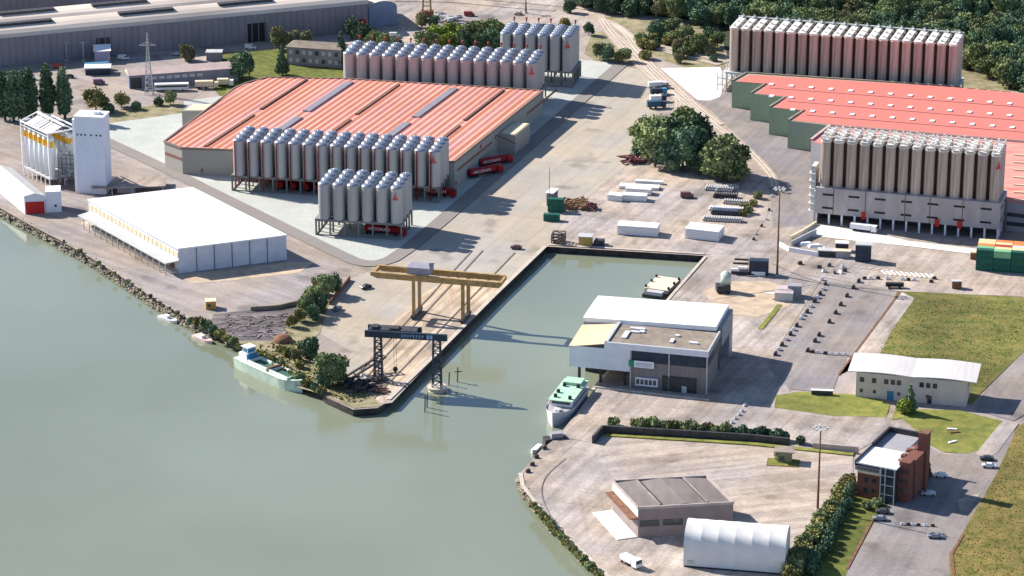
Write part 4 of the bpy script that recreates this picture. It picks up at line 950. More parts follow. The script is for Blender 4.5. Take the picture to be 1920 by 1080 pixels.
# ------------------------------------------------------------------ cranes
def lattice(b, x, y, z0, z1, s0, s1, nseg, t=.22):
    zs = [z0+(z1-z0)*i/nseg for i in range(nseg+1)]; sz = [s0+(s1-s0)*i/nseg for i in range(nseg+1)]
    c = lambda i, k: (x+(-1,1,1,-1)[k]*sz[i]/2, y+(-1,-1,1,1)[k]*sz[i]/2, zs[i])
    for i in range(nseg):
        for k in range(4):
            b.bar(c(i,k), c(i+1,k), t*1.3); b.bar(c(i,k), c(i+1,(k+1)%4), t); b.bar(c(i+1,k), c(i+1,(k+1)%4), t)
A = P(776,598); B = P(868,606); an = math.atan2(B.y-A.y, B.x-A.x); L = (B-A).length
t = thing('gantry_crane', 'big yellow-brown twin-girder gantry crane with grey cabin on the quay', 'crane', A, an); zb = 14.2; dp = 7.5
for y in (0, dp):
    b = MB(); x0, x1 = -14.5 - y*.0, L+14.0
    b.box(x0+1.2, x1-.8, y-.55, y+.55, zb, zb+2.1); b.add([(x0-1,y-.4,zb+.9),(x0+1.2,y-.55,zb),(x0+1.2,y+.55,zb),(x0-1,y+.4,zb+.9),(x0-1,y-.4,zb+2.1),(x0+1.2,y-.55,zb+2.1),(x0+1.2,y+.55,zb+2.1),(x0-1,y+.4,zb+2.1)], [(3,2,1,0),(4,5,6,7),(0,1,5,4),(2,3,7,6),(3,0,4,7)])
    for k in range(24): b.box(x0+1.5+k*(x1-x0-3)/24, x0+1.7+k*(x1-x0-3)/24, y-.62, y-.55, zb+.1, zb+2.0)
    b.build('girder', M['crane_yellow'], t)
b = MB(); b.box(-15.2,-14.2,-.3,dp+.3,zb+.6,zb+1.9); b.box(L+13.0,L+13.8,-.3,dp+.3,zb+.6,zb+1.9); b.build('end_beam', M['crane_yellow'], t)
for x in (0, L):
    for y in (0, dp):
        b = MB(); b.bar((x,y,.8),(x,y,zb),.9 if x == 0 else 1.3,1.0); b.build('leg', M['crane_yellow'], t)
    b = MB(); b.box(x-.7,x+.7,-1.5,dp+1.5,.5,1.6)
    for y in (-1, .8, dp-.8, dp+1): b.cyl(x,y,.1,.9,.45,n=8)
    b.build('bogie', M['dark'], t)
b = MB(); b.box(-2.5,5.5,.6,dp-.6,zb+2.1,zb+4.6); b.add([(-2.8,.4,zb+4.6),(5.8,.4,zb+4.6),(5.8,dp-.4,zb+4.6),(-2.8,dp-.4,zb+4.6),(-1.8,dp/2,zb+5.6),(4.6,dp/2,zb+5.6)], [(0,1,5,4),(2,3,4,5),(3,0,4),(1,2,5),(3,2,1,0)]); hs = b.build('trolley_house', mat('lilac_grey', (.33,.31,.36), .7), t)
b = MB(); b.bar((-1,dp+.6,zb+.1),(9,dp+.6,zb+.1),.5); b.bar((2,dp*.5,zb),(2,dp*.5,zb-3),.12); b.build('spreader', M['rust'], t)
# dark lattice crane
A = P(708,716); B = P(818,735, WZ); B.z = 0; an = math.atan2(B.y-A.y, B.x-A.x); L = (B-A).length
t = thing('gantry_crane', 'dark blue-black lattice gantry crane with one leg on a water dolphin', 'crane', A, an)
zb = 15.8
for y in (0, 5.5):
    b = MB(); x1 = L+3.8 if y == 0 else L*.2; b.box(-4.0, x1 if y == 0 else L*.0+14, y-.5, y+.5, zb, zb+2.2); b.build('girder', M['crane_dark'], t)
b = MB(); b.box(-3,13,.6,5.0,zb+.5,zb+2.4); b.box(-2,0,1,4,zb+2.4,zb+3.2); b.box(4,7,1,4,zb+2.4,zb+3.0); b.build('machine_house', M['dark'], t)
for x, w_ in ((0, 2.6), (L, 2.8)):
    b = MB(); lattice(b, x, 1.6, .6 if x == 0 else -1.0, zb, w_, w_*.8, 7, .24); b.build('lattice_leg', M['crane_dark'], t)
b = MB(); b.cyl(L,1.6,-6,-1.5,2.9,n=16); b.cyl(L,1.6,-1.5,-.9,3.3,n=16); dl = b.build('dolphin', M['cope'], t, 'round pale mooring pier under the outer leg')
b = MB(); b.box(-2.4,2.4,-.5,4,.1,1.0); b.build('bogie', M['dark'], t)
b = MB(); b.bar((5.4,1.2,zb),(5.4,1.2,5.2),.1); b.bar((6.2,1.2,zb),(6.2,1.2,5.2),.1); b.build('hoist_rope', M['dark'], t)
b = MB(); b.lathe(5.8,1.2,[(0,5.3),(.7,5.0),(.9,4.3),(.6,3.7),(0,3.5)],n=8); b.box(5.6,6,1,1.4,2.8,3.6); b.build('hook_block', M['black'], t)
b = MB(); wpx = mat('lettering_blue', (.30,.45,.65), .6); x = 8.4; random.seed(11)
for k, wd in enumerate([.8,.8,.7,.8,.8,.8,.8,.8,0,.9,.9]):
    if wd and k < 9: b.box(x, x+.16, -.56, -.5, zb+.5, zb+1.6); b.box(x+.16, x+wd-.25, -.56, -.5, zb+1.4, zb+1.6); b.box(x+.16, x+wd-.3, -.56, -.5, zb+.9+.2*(k%2), zb+1.1+.2*(k%2))
    elif wd: b.box(x+.1, x+wd, -.56, -.5, zb+.4, zb+1.8)
    x += wd+.18 if wd else .5
b.build('lettering', wpx, t, 'faded unreadable pale blue lettering')
# scrap heap and frames by the dark crane
def heap(name, label, px, py, items, cat, m, group=None):
    t = thing(name, label, cat, P(px, py), 0, group); b = MB()
    for it in items: b.bar(*it)
    b.build('steel_pieces', m, t); return t
random.seed(21)
def rnd_bars(n, sx, sy, h, ln, th):
    o = []
    for k in range(n):
        x, y, z = random.uniform(-sx,sx), random.uniform(-sy,sy), random.uniform(.3,h); a = random.uniform(-.9,1.4); l = ln*random.uniform(.4,1)
        o.append(((x-l/2*math.cos(a),y-l/2*math.sin(a),max(.2,z-random.uniform(-.6,.6))),(x+l/2*math.cos(a),y+l/2*math.sin(a),z),th*random.uniform(.6,1.4)))
    return o
heap('scrap_heap', 'heap of dark steel scrap at the foot of the dark crane', 676, 728, rnd_bars(60,5.5,5,2.6,5,.5), 'scrap', M['dark'])
heap('scrap_heap', 'small heap of rusty scrap on the quay tip', 716, 735, rnd_bars(20,2.2,2,1.4,3,.4), 'scrap', M['rust'])
heap('grab_bucket', 'white steel clamshell grab lying by the dark crane', 686, 712, rnd_bars(5,1.2,1,1.6,2.6,.9), 'grab', M['palegrey'])
q = P(655,714); t = thing('steel_jib', 'dark leaning rectangular steel jib frame beside the crane leg', 'jib', q, R(38)); b = MB()
for y in (0, 2.6): b.bar((0,y,.5),(15,y,5.0),.6)
for k in range(6): b.bar((k*3,0,.5+k*.9),(k*3,2.6,.5+k*.9),.35)
b.build('jib_frame', M['dark'], t); b = MB(); b.bar((12,0,0),(12,0,4.2),.4); b.bar((12,2.6,0),(12,2.6,4.2),.4); b.build('support', M['dark'], t)
# ------------------------------------------------------------------ boats
def hull(b, Lh, W, H, bow=.25, stern=.85, z0=-1.0, n=12):
    secs = []
    for i in range(n+1):
        u = i/n; f = min(1, (stern+(1-stern)*min(1,u*5))) * (1 if u < 1-bow else max(.03, 1-((u-(1-bow))/bow)**2)); sh = H*(1+.28*max(0,(u-.7)/.3)**2)
        x = Lh*u; w_ = W/2*f; secs.append([(x,-w_,sh),(x*.985+.1,-w_*.82,z0),(x*.985+.1,w_*.82,z0),(x,w_,sh)])
    vs = [p for s_ in secs for p in s_]
    for i in range(n): k = 4*i; b.add([], [])
    base = len(b.v); b.v += vs
    for i in range(n):
        k = base+4*i
        for f in ([k,k+1,k+5,k+4],[k+1,k+2,k+6,k+5],[k+2,k+3,k+7,k+6]): b.f.append(f); b.mi.append(b.m); b.sm.append(False)
    b.f += [[base,base+3,base+2,base+1],[base+4*n,base+4*n+1,base+4*n+2,base+4*n+3]]; b.mi += [b.m]*2; b.sm += [False]*2
    return secs
def deck(b, secs, dz=-.25):
    base = len(b.v); b.v += [(s_[0][0],s_[0][1]*.96,s_[0][2]+dz) for s_ in secs]+[(s_[3][0],s_[3][1]*.96,s_[3][2]+dz) for s_ in secs]; n = len(secs)
    for i in range(n-1): b.f.append([base+i,base+i+1,base+n+i+1,base+n+i]); b.mi.append(b.m); b.sm.append(False)
def boat_at(name, label, cat, bowpx, sternpx):
    a, c = P(*sternpx, WZ), P(*bowpx, WZ); return thing(name, label, cat, (a.x,a.y,WZ), math.atan2(c.y-a.y,c.x-a.x)), (c-a).length
# long pale-green barge by the left bank
t, L = boat_at('river_barge', 'long pale green river barge with open holds moored at the left bank', 'barge', (568,737), (452,685))
b = MB(); s_ = hull(b, L, 7.6, 3.6); b.build('hull', M['hullgreen'], t)
b = MB(); deck(b, s_, .02); b.build('deck', mat('barge_deck', (.62,.72,.60), .7, var=.12), t)
b = MB()
for x0, x1 in ((L*.22,L*.52),(L*.57,L*.86)): b.box(x0,x1,-2.8,-2.2,3.4,4.7); b.box(x0,x1,2.2,2.8,3.4,4.7); b.box(x0,x0+.3,-2.2,2.2,3.4,4.7); b.box(x1-.3,x1,-2.2,2.2,3.4,4.7)
b.build('coaming', mat('coaming', (.70,.78,.68), .7), t)
for x0, x1 in ((L*.22+.3,L*.52-.3),(L*.57+.3,L*.86-.3)): b = MB(); b.box(x0,x1,-2.2,2.2,3.68,3.8); b.build('hold', mat('hold_green', (.05,.13,.10), .9), t)
b = MB(); b.box(L*.06,L*.19,-2.3,2.3,3.6,6.0); b.box(L*.10,L*.18,-1.6,1.6,6.0,8.2); b.box(L*.08,L*.19,-1.9,1.9,8.2,8.4); b.build('wheelhouse', M['white'], t)
b = MB(); b.box(L*.18,L*.183,-1.4,1.4,6.6,7.8); b.box(L*.11,L*.17,-1.66,-1.6,6.6,7.8); b.box(L*.16,L*.2,-2.2,2.2,3.6,6.05); b.build('cabin_window', M['blue'], t)
b = MB(); b.box(L*.53,L*.56,-2.4,2.4,3.6,5.2); b.cyl(L*.9,0,3.6,7.4,.15,n=6); b.build('mast', M['rust'], t)
# green-decked ship
t, L = boat_at('harbour_ship', 'white ship with pale green upper deck moored below the hall', 'ship', (1036,802), (1082,741))
b = MB(); s_ = hull(b, L, 9.4, 4.0, bow=.35, stern=.9); b.build('hull', mat('hull_white', (.60,.58,.58), .5, var=.08), t)
b = MB(); deck(b, s_, -.5); b.build('deck', mat('deck_grey', (.42,.40,.42), .8), t)
b = MB(); b.box(L*.04,L*.66,-3.6,3.6,3.4,5.6); b.build('superstructure', M['white'], t)
b = MB(); b.box(L*.02,L*.70,-4.1,4.1,5.6,5.9); b.box(L*.05,L*.22,-3.0,3.0,5.9,6.9); b.build('upper_deck', M['cyan'], t)
b = MB()
for k in range(8): b.box(L*(.08+.07*k),L*(.11+.07*k),3.6,3.66,4.2,5.2); b.box(L*(.08+.07*k),L*(.11+.07*k),-3.66,-3.6,4.2,5.2)
b.box(L*.66,L*.665,-3,3,4.3,5.3); b.build('window', M['glass'], t)
for x, y in ((.26,-2.2),(.26,2.4),(.46,-2.6),(.60,-2.4),(.62,2.6)): b = MB(); b.cyl(L*x,y,5.9,6.9,.6,n=8); b.build('deck_vent', M['black'], t)
b = MB(); b.cyl(L*.80,0,3.6,4.3,1.2,n=12); b.bar((L*.76,-1,4.2),(L*.86,1,4.2),.3); b.build('windlass', M['palegrey'], t)
# flat pontoon with cream deck
t, L = boat_at('pontoon', 'flat pontoon with a cream covered deck moored in the basin corner', 'pontoon', (1226,560), (1256,532)); 
b = MB(); b.box(0,L,-4.5,4.5,-.6,1.2); b.build('hull', M['dark'], t); b = MB(); b.box(0.3,L*.82,-4.8,4.2,1.2,2.6); b.build('deck_cover', mat('pontoon_cream', (.78,.62,.45), .8), t)
b = MB(); b.box(L*.84,L,-3,3,1.2,2.4); b.build('engine_box', M['palegrey'], t)
for x in (.1,.4,.75):
    for y in (-4.6,4.0): b = MB(); b.cyl(L*x,y,2.6,3.4,.5,n=8); b.build('bollard', M['black'], t)
for bw, st, lab, col in (((330,598),(299,586),'small white motorboat moored at the left river bank', (.75,.72,.70)), ((396,636),(363,622),'small pinkish boat moored at the left river bank below the timber yard', (.72,.52,.48))):
    t, L = boat_at('small_boat', lab, 'boat', (bw[0]+2,bw[1]+9), (st[0],st[1]+9)); b = MB(); s_ = hull(b, L, 2.5, 1.0, z0=-.5); mm = mat('boat_'+lab[6:10], col, .5); b.build('hull', mm, t)
    b = MB(); deck(b, s_, -.1); b.build('deck', mm, t); b = MB(); b.box(L*.3,L*.55,-.8,.8,.9,1.9); b.build('cabin', M['white'], t)
t, L = boat_at('moored_workboat', 'dark square workboat with pale foredeck at the lower quay', 'boat', (1020,836), (1062,832)); b = MB(); b.box(0,L,-1.7,1.7,-.5,2.6); b.build('hull', M['dark'], t); b = MB(); b.box(L*.2,L*.7,-1.2,1.2,2.6,4.2); b.build('cabin', M['greywall'], t)
t, L = boat_at('small_boat', 'small white boat tied at the corner of the lower quay', 'boat', (998,852), (1012,838)); b = MB(); s_ = hull(b, L, 2.0, 1.2, z0=-.5); b.build('hull', M['white'], t); b = MB(); deck(b, s_, -.1); b.build('deck', M['whitewall'], t)
for k, (px, py, h) in enumerate([(841,722,4.6),(857,716,5.2),(796,772,6),(800,764,5)]):
    q = P(px, py, WZ); t = thing('mooring_pile', ['slim dark mooring pile nearer the crane dolphin','dark mooring pile with crossarm in the basin mouth','tall leaning mooring pile below the crane dolphin','second pile just behind the leaning one'][k], 'pile', (q.x,q.y,WZ), 0, 'mooring piles in the basin mouth')
    b = MB(); b.bar((0,0,-3),(.3,0,h),.4); 
    if k == 1: b.bar((-.8,0,h*.7),(1.8,0,h*.72),.3)
    b.build('post', M['rust'], t)
# ------------------------------------------------------------------ vehicles
def wheels(t, xs, wd, r=.33):
    for x in xs:
        for y in (-wd/2+.1, wd/2-.1):
            b = MB(); n = 10; vs = [(x+r*math.cos(2*math.pi*i/n), y+s_*.11, .0+r+r*math.sin(2*math.pi*i/n)) for s_ in (-1,1) for i in range(n)]
            b.add(vs, [(i,(i+1)%n,(i+1)%n+n,i+n) for i in range(n)]+[tuple(range(n-1,-1,-1)), tuple(range(n,2*n))]); b.build('wheel', M['tyre'], t)
def car(px, py, rz, colname, col, label, van=False):
    q = P(px, py); t = thing('parked_car', label, 'car', (q.x,q.y,.18), R(rz)); m = mat('car_'+colname, col, .35, spec=.5)
    Lc, W, H = (4.3,1.75,1.42) if not van else (5.2,1.95,2.2)
    pf = [(0,.3),(0,.8),(.15,.95),(.9,1.0),(1.5,H),(3.0,H),(3.8,.95),(Lc,.85),(Lc,.3)] if not van else [(0,.3),(0,H),(3.6,H),(4.4,1.2),(Lc,1.0),(Lc,.3)]
    b = MB(); n = len(pf); vs = [(x-Lc/2,-W/2*(.86 if z > 1.1 else 1),z) for x,z in pf]+[(x-Lc/2,W/2*(.86 if z > 1.1 else 1),z) for x,z in pf]
    b.add(vs, [(i,i+n,(i+1)%n+n,(i+1)%n) for i in range(n)]+[tuple(range(n)), tuple(range(2*n-1,n-1,-1))]); b.build('body', m, t)
    b = MB()
    if not van: b.box(-1.0,1.2,-W*.445,W*.445,1.02,1.3); b.bar((-1.18,-.1,1.2),(-.75,-.1,1.4),1.3,.05)
    else: b.box(.6,1.7,-W*.47,W*.47,1.3,1.8)
    b.build('window', M['glass'], t); wheels(t, (-Lc*.3, Lc*.3), W); return t
car(1764,895,-8,'white',(.75,.74,.72),'white car parked beside the shadow of the brick office')
car(1741,929,-8,'silver',(.45,.47,.5),'silver car standing inside the brick office shadow')
car(1854,877,-6,'pale',(.62,.64,.68),'pale silver car at the meadow edge by the gate')
car(1850,863,-2,'dark',(.05,.05,.06),'dark car just behind the pale car at the meadow edge',)
car(1650,976,-4,'grey',(.25,.26,.3),'grey car parked on the verge below the brick office')
car(1655,963,-4,'charcoal',(.08,.08,.09),'charcoal car parked nearest the lawn below the brick office')
car(1753,1009,-2,'grey',(.25,.26,.3),'lone dark grey car on the lower car park')
car(686,541,38,'black',(.03,.03,.035),'black car parked on the quay below the road bend')
car(968,467,-5,'maroon',(.14,.05,.06),'dark maroon car at the basin edge north of the crane')
car(632,582,60,'slate',(.12,.17,.2),'blue-grey car under the riverside trees')
car(1288,371,0,'maroon',(.14,.05,.06),'maroon vehicle alone in the stock yard', True)
car(905,45,0,'maroon',(.14,.05,.06),'dark vehicle in the far yard behind the silos'); car(925,60,0,'white',(.75,.74,.72),'white vehicle in the far yard near the grey silos'); car(972,28,0,'tan',(.5,.36,.2),'tan vehicle by the far lamp mast')
car(1690,748,-4,'white',(.75,.74,.72),'white car beside the pale office lawn') if False else None
def truck(px, py, rz, m, label, text=None, lift=.2, Lb=13.0, cat='lorry', cabm=None, group=None, z0=0):
    q = P(px, py, z0); t = thing('lorry', label, cat, (q.x,q.y,lift+z0), R(rz), group)
    b = MB(); n = 14; vs = []
    for x in (-Lb/2, -Lb/2+.4, Lb/2-.4, Lb/2):
        s_ = .86 if abs(x) > Lb/2-.1 else 1
        for i in range(n): a = 2*math.pi*i/n; vs.append((x, 1.25*s_*max(-1,min(1,1.15*math.cos(a))), 2.35+1.3*s_*max(-1,min(1,1.1*math.sin(a)))))
    b.add(vs, [(k*n+i,(k+1)*n+i,(k+1)*n+(i+1)%n,k*n+(i+1)%n) for k in range(3) for i in range(n)]+[tuple(range(n)), tuple(range(4*n-1,3*n-1,-1))]); b.build('trailer', m, t)
    b = MB(); b.box(Lb/2+.5,Lb/2+2.8,-1.2,1.2,.6,3.3); b.add([(Lb/2+2.8,-1.2,.6),(Lb/2+3.3,-1.1,.6),(Lb/2+3.3,1.1,.6),(Lb/2+2.8,1.2,.6),(Lb/2+2.8,-1.2,3.3),(Lb/2+3.2,-1.1,1.9),(Lb/2+3.2,1.1,1.9),(Lb/2+2.8,1.2,3.3)], [(3,2,1,0),(4,5,6,7),(0,1,5,4),(1,2,6,5),(2,3,7,6)]); cb = b.build('cab', cabm or m, t)
    b = MB(); b.box(Lb/2+2.9,Lb/2+3.28,-1.05,1.05,2.0,2.9); b.build('windscreen', M['glass'], cb)
    b = MB(); b.box(-Lb/2+.3,Lb/2+2.6,-.9,.9,.7,1.1); b.build('chassis', M['black'], t); wheels(t, (-Lb/2+1,-Lb/2+2.3,-Lb/2+3.6,Lb/2-1,Lb/2+2), 2.3, .5)
    if text: text_mesh(text, 1.7, M['white'], 'lettering', t, (-.8,-1.3,2.3), (R(90),0,0), .02, 'worn white capital letters, hardly readable')
    return t
TX = 'A UCOM AN'
g_ = 'dark red lorries with white lettering'
truck(716,440,-14,M['redtruck'],'dark red tank lorry under the smallest silo cluster','ARCONAN',group=g_)
truck(904,330,34,M['redtruck'],'dark red lorry nearest the front, along the factory side wall','ARCONAN',group=g_)
truck(922,311,34,M['redtruck'],'dark red lorry behind another along the factory side wall','ARCONAN',group=g_)
truck(822,368,-14,M['redtruck'],'dark red lorry under the right end of the long silo block','ARCONAN',group=g_,Lb=8)
for k, x in enumerate((532, 556, 580, 602)):
    q = P(x, 352+k*2); truck(x, 352+k*2, 76, M['redtruck'], f'{ORD[k]} dark red lorry from the left, between the legs of the long silo block', None, Lb=9, group='red lorries parked between the silo legs')
def boxlorry(px, py, rz, cm, bm, label, Lb=7, h=3.4, group=None):
    q = P(px, py); t = thing('box_lorry', label, 'lorry', (q.x,q.y,.2), R(rz), group); b = MB(); b.box(-Lb/2,Lb/2,-1.25,1.25,1.0,h); b.build('cargo_box', bm, t)
    b = MB(); b.box(Lb/2+.2,Lb/2+2.2,-1.2,1.2,.5,2.8); cb = b.build('cab', cm, t); b = MB(); b.box(Lb/2+2.1,Lb/2+2.28,-1,1,1.6,2.6); b.build('windscreen', M['glass'], cb)
    b = MB(); b.box(-Lb/2,Lb/2+2,-.8,.8,.6,1.0); b.build('chassis', M['black'], t); wheels(t, (-Lb*.3, Lb*.1, Lb/2+1.2), 2.3, .48); return t
gl = 'lorries parked along the railway curve'
boxlorry(1178,1058,-52,M['white'],M['whitewall'],'white lorry at the bottom edge on the riverside road left of the tent',5,2.4)
boxlorry(1226,203,10,M['crane_dark'],mat('navy',(.03,.10,.16),.5),'dark teal lorry nearest the trees by the railway curve',6,3.2,gl)
boxlorry(1229,191,10,M['crane_dark'],M['whitewall'],'white lorry with dark cab, second from the trees by the railway curve',5,2.8,gl)
boxlorry(1230,178,10,M['blue'],M['crane_dark'],'navy lorry in the middle of the row by the railway curve',5,2.8,gl)
boxlorry(1228,166,10,M['white'],M['whitewall'],'white lorry at the far end of the row by the railway curve',6,3.0,gl)
heap('scrap_heap', 'brown heap of scrap beside the parked lorries and railway curve', 1238, 165, rnd_bars(25,3,4,2,4,.5), 'scrap', M['rust'])
heap('log_pile', 'heap of dark maroon scrap left of the big tree clump', 1186, 304, rnd_bars(35,5,3,2.2,5,.5), 'scrap', mat('maroon', (.16,.05,.07), .9, var=.3))
def coach(px, py, rz, m, label, Lb=12):
    q = P(px, py); t = thing('coach', label, 'coach', (q.x,q.y,.2), R(rz)); b = MB(); b.box(-Lb/2,Lb/2,-1.25,1.25,.5,3.2); b.build('body', m, t)
    b = MB(); b.box(-Lb/2+.4,Lb/2-.4,-1.29,1.29,1.7,2.6); b.build('window', M['glass'], t); wheels(t, (-Lb*.3,Lb*.32), 2.4, .5)
coach(322,170,6,M['white'],'white coach parked before the long grey shed', 15)
coach(182,131,12,M['blue'],'dark blue coach in the upper left yard', 11)
boxlorry(383,166,4,M['cream'],M['cream'],'cream lorry behind the white coach',8); boxlorry(418,162,4,M['white'],M['cream'],'small pale lorry at the end of the long grey shed',5)
car(186,158,10,'purple',(.18,.08,.16),'dark purple van in the upper left yard', True)
for x, y, rz, cn, c_, l_ in [(60,150,10,'white2',(.7,.7,.68),'white car farthest left in the upper left yard'),(110,128,5,'red',(.35,.04,.04),'red car by the switchyard masts'),(130,146,8,'black2',(.03,.03,.035),'black car between poplars and dark coach'),(232,112,-4,'white',(.75,.74,.72),'white car before the long factory wall, left of the pylon'),(330,104,-4,'silver',(.45,.47,.5),'silver car before the long factory wall, near the pylon'),(470,92,-5,'white',(.75,.74,.72),'white car before the long factory gate'),
    (455,172,0,'grey',(.25,.26,.3),'grey car at the end of the long grey shed'),(740,70,0,'white',(.75,.74,.72),'white car below the arched hangar'),(860,52,10,'black2',(.03,.03,.035),'black car right of the machinery heap in the far yard'),(880,30,0,'red',(.35,.04,.04),'red car alone in the far yard'),(1000,52,0,'tan',(.5,.36,.2),'tan car behind the farthest silos')]:
    car(x, y, rz, cn, c_, l_, cn in ('white','red'))
# digger, silver tanks, etc. on the north apron
t = thing('mobile_crusher', 'white and dark green silo machine on the north apron', 'machine', P(1348,549), R(5)); b = MB(); b.box(-1,4,-1.5,2.5,.6,3.0); b.build('base', M['dark'], t); b = MB(); b.cyl(2.6,1.2,3.0,6.6,1.9,n=12); b.lathe(2.6,1.2,[(1.9,6.6),(1.0,7.5),(0,7.7)],n=12); b.build('hopper', mat('pale_sage', (.50,.56,.48), .7), t); wheels(t, (0,3), 4, .5)
b = None
t = thing('coil_rack', 'black steel rack with white bundles standing on the north apron', 'rack', P(1404,516), R(-8)); b = MB(); b.box(0,7,0,3.5,.2,5.6); b.build('rack_box', M['crane_dark'], t)
b = MB(); b.box(-6.5,-.3,0,4,.2,1.2); b.box(-6,-.3,2.2,3,3.2,3.8); b.box(-5.5,-.3,3.2,4,4.4,5); b.build('lower_frame', M['dark'], t)
for z, x0, x1 in ((1.4,-6.5,-3.5),(2.2,-4,-.8),(.6,1,6),(-.0,2,6)): b = MB(); b.box(x0,x1,-.6,.4,z+.2,z+1.0); b.build('bundle', M['white'], t)
t = thing('workshop_container', 'pair of joined grey site cabins on the north apron', 'cabin', P(1452,565), R(-6)); b = MB(); b.box(0,6.5,0,3.2,.1,3.0); b.build('cabin_body', M['palegrey'], t); b = MB(); b.box(4.5,9.5,4.5,8,.1,4.4); b.build('rear_cabin', M['greywall'], t); b = MB(); b.box(-.1,6.6,-.1,3.3,3.0,3.2); b.box(1,6,3.3,8,2.6,3.4); b.build('roof', mat('pinky_grey', (.48,.40,.40), .8), t)
b = MB(); b.box(-3,0.2,2,3.2,1.8,2.2); b.build('awning', M['white'], t)
# ------------------------------------------------------------------ stock yard: concrete beams, pipes, containers
def beam_stack(px0, px1, nz, nr, label, zoff=0, hb=1.1, m='white'):
    A = P(*px0); B = P(*px1); an = math.atan2(B.y-A.y, B.x-A.x); L = (B-A).length; first = None
    for r in range(nr):
        for k in range(nz):
            lab = f"{label}, {['bottom','second','third','top'][k] if nz > 1 else 'single'} layer, {ORD[r]} row from the front"
            q = A+Vector((-math.sin(an), math.cos(an), 0))*(r*2.15)
            if first is None:
                t = thing('concrete_beam', lab, 'beam', (q.x,q.y,.2+k*(hb+.12)), an, 'stacked white concrete beams'); b = MB(); b.box(0,L,0,1.9,0,hb*.35); b.box(0,L,.35,1.55,hb*.35,hb*.65); b.box(0,L,0,1.9,hb*.65,hb); 
                b.build('beam_body', M[m], t); first = t
            else: dup(first, (q.x,q.y,.2+k*(hb+.12)), an, lab, 'stacked white concrete beams')
beam_stack((1156,440),(1232,445), 3, 3, 'long white beam in the stack centre of the yard')
beam_stack((1283,447),(1347,454), 3, 4, 'white beam in the stack beside the road', hb=1.2)
beam_stack((1138,376),(1165,379), 2, 2, 'short white beam at the far left stack')
beam_stack((1168,377),(1212,379), 2, 2, 'white beam in the left stack, front')
beam_stack((1172,364),(1220,367), 2, 2, 'white beam in the left stack, middle')
beam_stack((1160,354),(1235,358), 1, 2, 'long white beam in the left stack, rear')
beam_stack((1190,344),(1243,347), 1, 1, 'white beam lying alone behind the left stacks')
random.seed(31)
def pipe_row(px, py, n, ln, rz, m, label):
    q = P(px, py); t = thing('pipe_stack', label, 'pipes', (q.x,q.y,.2), R(rz), 'rows of stacked pipes and steel')
    for k in range(n):
        b = MB(); y = k*.0; b.tube([(k*.95,0,.45),(k*.95,ln,.45)],.42,6); b.tube([(k*.95+.45,.4,1.15),(k*.95+.45,ln-.3,1.15)],.40,6); b.build('pipe', m, t)
pipe_row(1322,358,12,4.5,-12,M['palegrey'],'grey pipe stack nearest the tree clump'); pipe_row(1338,372,10,3.5,-10,M['dark'],'dark pipe stack behind the weeds'); pipe_row(1356,383,11,3.0,-12,M['palegrey'],'grey pipe stack below the dark one, rear row')
pipe_row(1330,396,14,3,-10,M['whitewall'],'pale pipe row in the middle of the steel stock'); pipe_row(1334,403,13,3,-10,M['crane_dark'],'dark blue pipe row in the steel stock'); pipe_row(1318,415,16,3.4,-10,M['palegrey'],'pale pipe row nearest the road'); pipe_row(1344,360,10,3.8,14,M['palegrey'],'grey pipe stack lying askew by the trees')
def container(px, py, rz, m, label, group=None, Lc=6.1, z=0, name='container'):
    q = P(px, py); t = thing(name, label, 'container', (q.x,q.y,.2+z), R(rz), group); b = MB(); b.box(0,Lc,0,2.44,0,2.55); b.build('shell', m, t)
    b = MB()
    n = int(Lc/.5)
    for k in range(n): b.box(.15+k*(Lc-.3)/n,.33+k*(Lc-.3)/n,-.05,0,.2,2.4)
    b.build('ribs', m, t); b = MB()
    for x in (-.05, Lc-.1):
        for y in (-.04, 2.33): b.box(x,x+.15,y,y+.15,-.02,2.58)
    b.build('corner_post', m, t); return t
gr = mat('container_green', (.012,.11,.075), .6, var=.25, scale=.6)
container(1019,415,-6,gr,'green container lying lowest at the left end of the stock yard','stock yard containers'); container(1027,398,-6,gr,'green container standing tall behind the lowest one','stock yard containers')
container(1027,398,-6,gr,'green container on top of the tall green pair','stock yard containers',z=2.6)
container(1036,388,70,M['shed'],'grey container with a white roof, lower of the pair','stock yard containers'); container(1036,388,70,M['shed'],'grey container with a white roof, upper of the pair','stock yard containers',z=2.6)
t = thing('roof_sheet', 'bright white sheet roof over the grey container pair', 'roof sheet', (*P(1036,388)[:2],5.4), R(70)); b = MB(); b.box(-.4,6.5,-.4,2.9,0,.25); b.build('sheet', M['white'], t)
heap('timber_heap', 'brown sloping heap of timber behind the green containers', 1076, 388, rnd_bars(90,5.5,5,2.8,3,.5), 'timber', mat('timber_brown', (.30,.17,.09), .9, var=.3, scale=1))
heap('scrap_heap', 'heap of dark maroon drums beside the green containers', 1104, 393, rnd_bars(26,2.6,2.2,2.2,2.4,.6), 'scrap', M['maroon'] if 'maroon' in M else MATS['maroon'])
t = thing('flag_mast', 'slim tall mast beside the green containers', 'mast', P(1030,392)); b = MB(); b.cyl(0,0,0,17,.12,n=6); b.build('pole', M['rust'], t); b = MB(); b.cyl(0,0,0,.6,.4,n=8); b.build('foot', M['cope'], t)
t = thing('lattice_bin', 'dark lattice steel bin at the basin corner', 'bin', P(1034,456), R(-10)); b = MB(); lattice(b,2.5,1.2,.2,3.8,4.6,4.6,3,.25); b.build('lattice_frame', M['dark'], t); b = MB(); b.box(.4,4.6,-.9,3.3,.2,.5); b.build('floor_plate', M['rust'], t)
